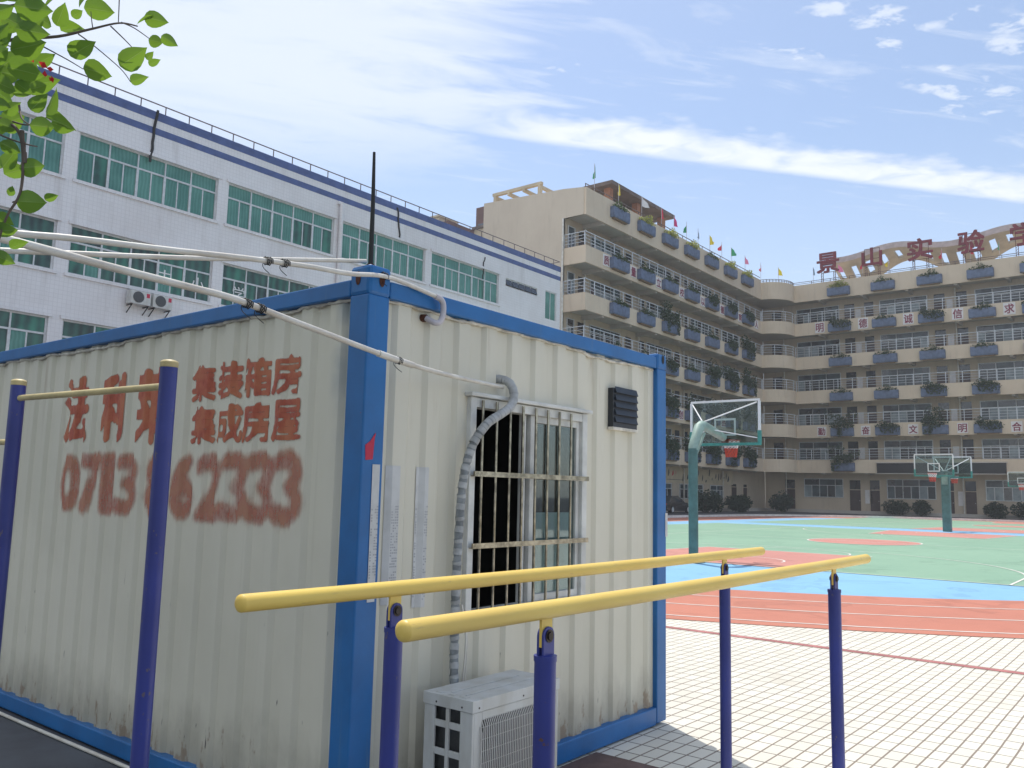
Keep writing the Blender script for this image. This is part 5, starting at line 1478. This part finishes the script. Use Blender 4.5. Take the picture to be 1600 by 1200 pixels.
listed = [   # stalk end to tip, measured on the view at its own distance
 (131, 12, 184, 19, 1.75, .8), (240, 25, 212, 36, 1.8, .5), (225, 26, 265, 36, 1.8, .9), (232, 62, 258, 68, 1.85, 1.0), (252, 56, 279, 73, 1.82, .8),
 (110, 88, 150, 62, 1.7, .7), (187, 103, 231, 74, 1.7, 1.0), (229, 93, 240, 80, 1.8, .4), (233, 102, 251, 92, 1.85, .4), (204, 128, 232, 119, 1.85, .5),
 (130, 106, 178, 119, 1.65, 1.0), (57, 100, 87, 84, 1.7, .9), (24, 44, 80, 55, 1.5, 1.0), (22, 8, 88, 20, 1.5, 1.1), (88, 40, 104, 4, 1.7, .6), (95, 48, 134, 40, 1.75, .4),
 (112, 26, 130, 16, 1.8, .8), (10, 105, 74, 118, 1.5, .9), (16, 78, 75, 66, 1.55, .8), (-6, 128, 28, 142, 1.5, .9), (18, 144, 52, 146, 1.6, .5), (46, 140, 76, 132, 1.6, .9),
 (72, 178, 92, 138, 1.55, 1.1), (48, 172, 75, 146, 1.6, 1.0), (46, 195, 88, 200, 1.5, 1.1), (72, 184, 124, 198, 1.6, .35), (80, 192, 120, 203, 1.62, .8), (-5, 190, 30, 205, 1.5, 1.0),
 (0, 222, 34, 240, 1.5, 1.0), (4, 262, 28, 232, 1.55, 1.0), (6, 272, 44, 262, 1.6, .4), (30, 262, 74, 260, 1.5, 1.0), (24, 314, 76, 317, 1.5, 1.0), (70, 312, 92, 304, 1.55, .5),
 (-6, 335, 23, 352, 1.5, 1.0), (-10, 362, 30, 358, 1.5, 1.0), (16, 388, 45, 376, 1.55, .7), (-12, 398, 26, 412, 1.5, 1.0), (14, 306, 20, 290, 1.6, .7), (-10, 60, 14, 36, 1.5, 1.0), (-10, 20, 24, 10, 1.45, 1.0),
 (-20, 90, 18, 76, 1.45, 1.0), (-14, 160, 20, 168, 1.5, .9), (-16, 250, 8, 262, 1.5, .9), (34, 30, 46, -8, 1.6, .8), (90, -6, 64, 12, 1.6, .9), (140, -8, 120, 8, 1.8, .6), (30, 60, 60, 84, 1.62, .8), (5, 175, 34, 160, 1.7, .9), (60, 28, 84, 42, 1.7, .9)]
rl = random.Random(11)
for (x, y, x2, y2, dp, face) in listed:
    px_leaf(x, y, x2, y2, dp, rl.uniform(-.012, .012), face * 1.15 + rl.uniform(-.35, .3), rl.uniform(.1, .35), rl.uniform(.25, .65))
for q in range(96):                       # the crowded part of the crown and what hangs outside the picture
    x, y, dp = rl.uniform(-420, -5), rl.uniform(-260, 430), rl.uniform(1.35, 2.3)
    if q < 20: x, y, dp = rl.uniform(-30, 40), rl.uniform(-40, 60) if q < 10 else rl.uniform(60, 200), rl.uniform(1.5, 1.95)
    a_ = rl.uniform(-.7, .9); L = rl.uniform(34, 60) if q < 20 else rl.uniform(38, 56); px_leaf(x, y, x + L * math.cos(a_), y + L * math.sin(a_), dp, rl.uniform(-.03, .03), rl.uniform(.6, 1.9))
LB.build('leaves', [M['leaf'], M['leaf_rib']], tr, fix=False)
CB = MB()                                  # unseen foliage beyond the camera, added to keep skylight off the cabin's left wall
for c_, ra in (((-2.2, 3.2, 4.4), 1.5), ((-3.4, 5.6, 4.6), 1.7), ((-3.2, .4, 4.6), 1.7), ((-1.7, 5.6, 5.2), 1.3), ((-5, 3, 4.2), 1.9), ((-3, 3, 6), 1.9), ((-4.5, 7.2, 3.6), 1.6), ((-3.6, 4.4, 2.9), 1.3)):
    leaves(CB, 900, c_, (ra, ra, ra * .75), .16, int(ra * 100 + c_[0] * 10), .2)
CB.build('unseen_crown', M['leaf'], tr, fix=False)
def twig(pts, r0, r1): 
    q = spline(pts, 5); BB.tube(q, [r0 + (r1 - r0) * i / (len(q) - 1) for i in range(len(q))], 6)
unseen_crown = at(-150, 120, 1.75)
twig([Vector((-.35, 2.55, -.05)), Vector((-.33, 2.5, .9)), Vector((-.2, 2.4, 1.7)), unseen_crown], .06, .03)
BB_main = [unseen_crown, at(-60, 80, 1.7), at(20, 62, 1.68), at(90, 57, 1.7), at(140, 46, 1.72), at(186, 36, 1.75), at(215, 41, 1.78)]
twig(BB_main, .005, .0014)
twig([at(190, 35, 1.75), at(210, 44, 1.78), at(233, 60, 1.83)], .0016, .0009); twig([at(173, 41, 1.74), at(195, 62, 1.73), at(210, 78, 1.72)], .0015, .0008)
twig([at(122, 53, 1.72), at(145, 70, 1.74), at(188, 107, 1.8), at(204, 128, 1.85)], .0016, .0008); twig([at(185, 34, 1.75), at(186, 10, 1.76), at(187, -20, 1.78)], .001, .0014)
twig([at(145, 44, 1.72), at(143, 30, 1.73), at(142, 18, 1.75)], .0013, .0008); twig([at(66, 72, 1.68), at(105, 93, 1.68), at(130, 108, 1.65)], .0015, .0008)
twig([unseen_crown, at(-40, 170, 1.6), at(10, 190, 1.52), at(30, 208, 1.5), at(36, 240, 1.5), at(32, 300, 1.5), at(10, 340, 1.5), at(-10, 400, 1.5)], .004, .0018)
twig([at(30, 165, 1.56), at(34, 185, 1.52), at(46, 195, 1.5)], .002, .0012); twig([at(20, 190, 1.52), at(45, 195, 1.5), at(72, 184, 1.58)], .0018, .001); twig([at(20, 316, 1.52), at(24, 314, 1.5)], .0016, .001)
twig([at(-10, 206, 1.5), at(18, 218, 1.5), at(44, 226, 1.5), at(58, 229, 1.52)], .0018, .0011); twig([unseen_crown, at(-30, 20, 1.6), at(25, 8, 1.52), at(90, -20, 1.6)], .006, .0018)
for x, y in ((34, 204), (36, 222), (38, 238)): BB.tube([at(x, y, 1.5), at(x + 1, y + 17, 1.5)], [.0045, .004], 6)
for q in range(10): twig([unseen_crown, at(rl.uniform(-300, -160), rl.uniform(-150, 350), rl.uniform(1.5, 2.1)), at(rl.uniform(-420, -60), rl.uniform(-250, 430), rl.uniform(1.4, 2.2))], .008, .002)
for px_, py_, pz_ in ((-2.2, 3.2, 4.4), (-3.4, 5.6, 4.8), (-3.2, .4, 4.6), (-1.6, 5.4, 5.2), (-5, 3, 4.2), (-3, 3, 6)): twig([Vector((-.33, 2.5, .9)), Vector((-.9, 2.9, 2.4)), Vector((px_, py_, pz_))], .05, .012)
BB.build('branches', M['bark'], tr)
for x, y, dx, dy in ((47, 88, 6, 10), (60, 96, 14, 10), (72, 106, 12, 3), (68, 122, 2, -12), (80, 118, 3, 12), (84, 128, -8, -8)):
    a, b = at(x, y, 1.62), at(x + dx, y + dy, 1.62); d = b - a; s_ = d.cross(fwd).normalized() * d.length * .28
    FB.add([a, a + d * .5 + s_, b, a + d * .5 - s_ + fwd * .004], [(0, 1, 2, 3)])
FB.build('flowers', M['bract'], tr)

# ---------------------------------------------------------------- the hazy summer air
mb = MB(); mb.box(-160, -160, -1.2, 310, 260, 48)
hz = mb.build('haze', M['white'])
hm = bpy.data.materials.new('hazy air'); hm.use_nodes = True; hm.node_tree.nodes.clear()
hn = NT(hm.node_tree); ho = hn.node('ShaderNodeOutputMaterial'); hv = hn.node('ShaderNodeVolumePrincipled')
hv.inputs['Color'].default_value = (.93, .95, 1, 1); hv.inputs['Density'].default_value = .0009
hn.link(hv.outputs[0], ho.inputs['Volume'])
hz.data.materials.clear(); hz.data.materials.append(hm)
tag(hz, kind='stuff')
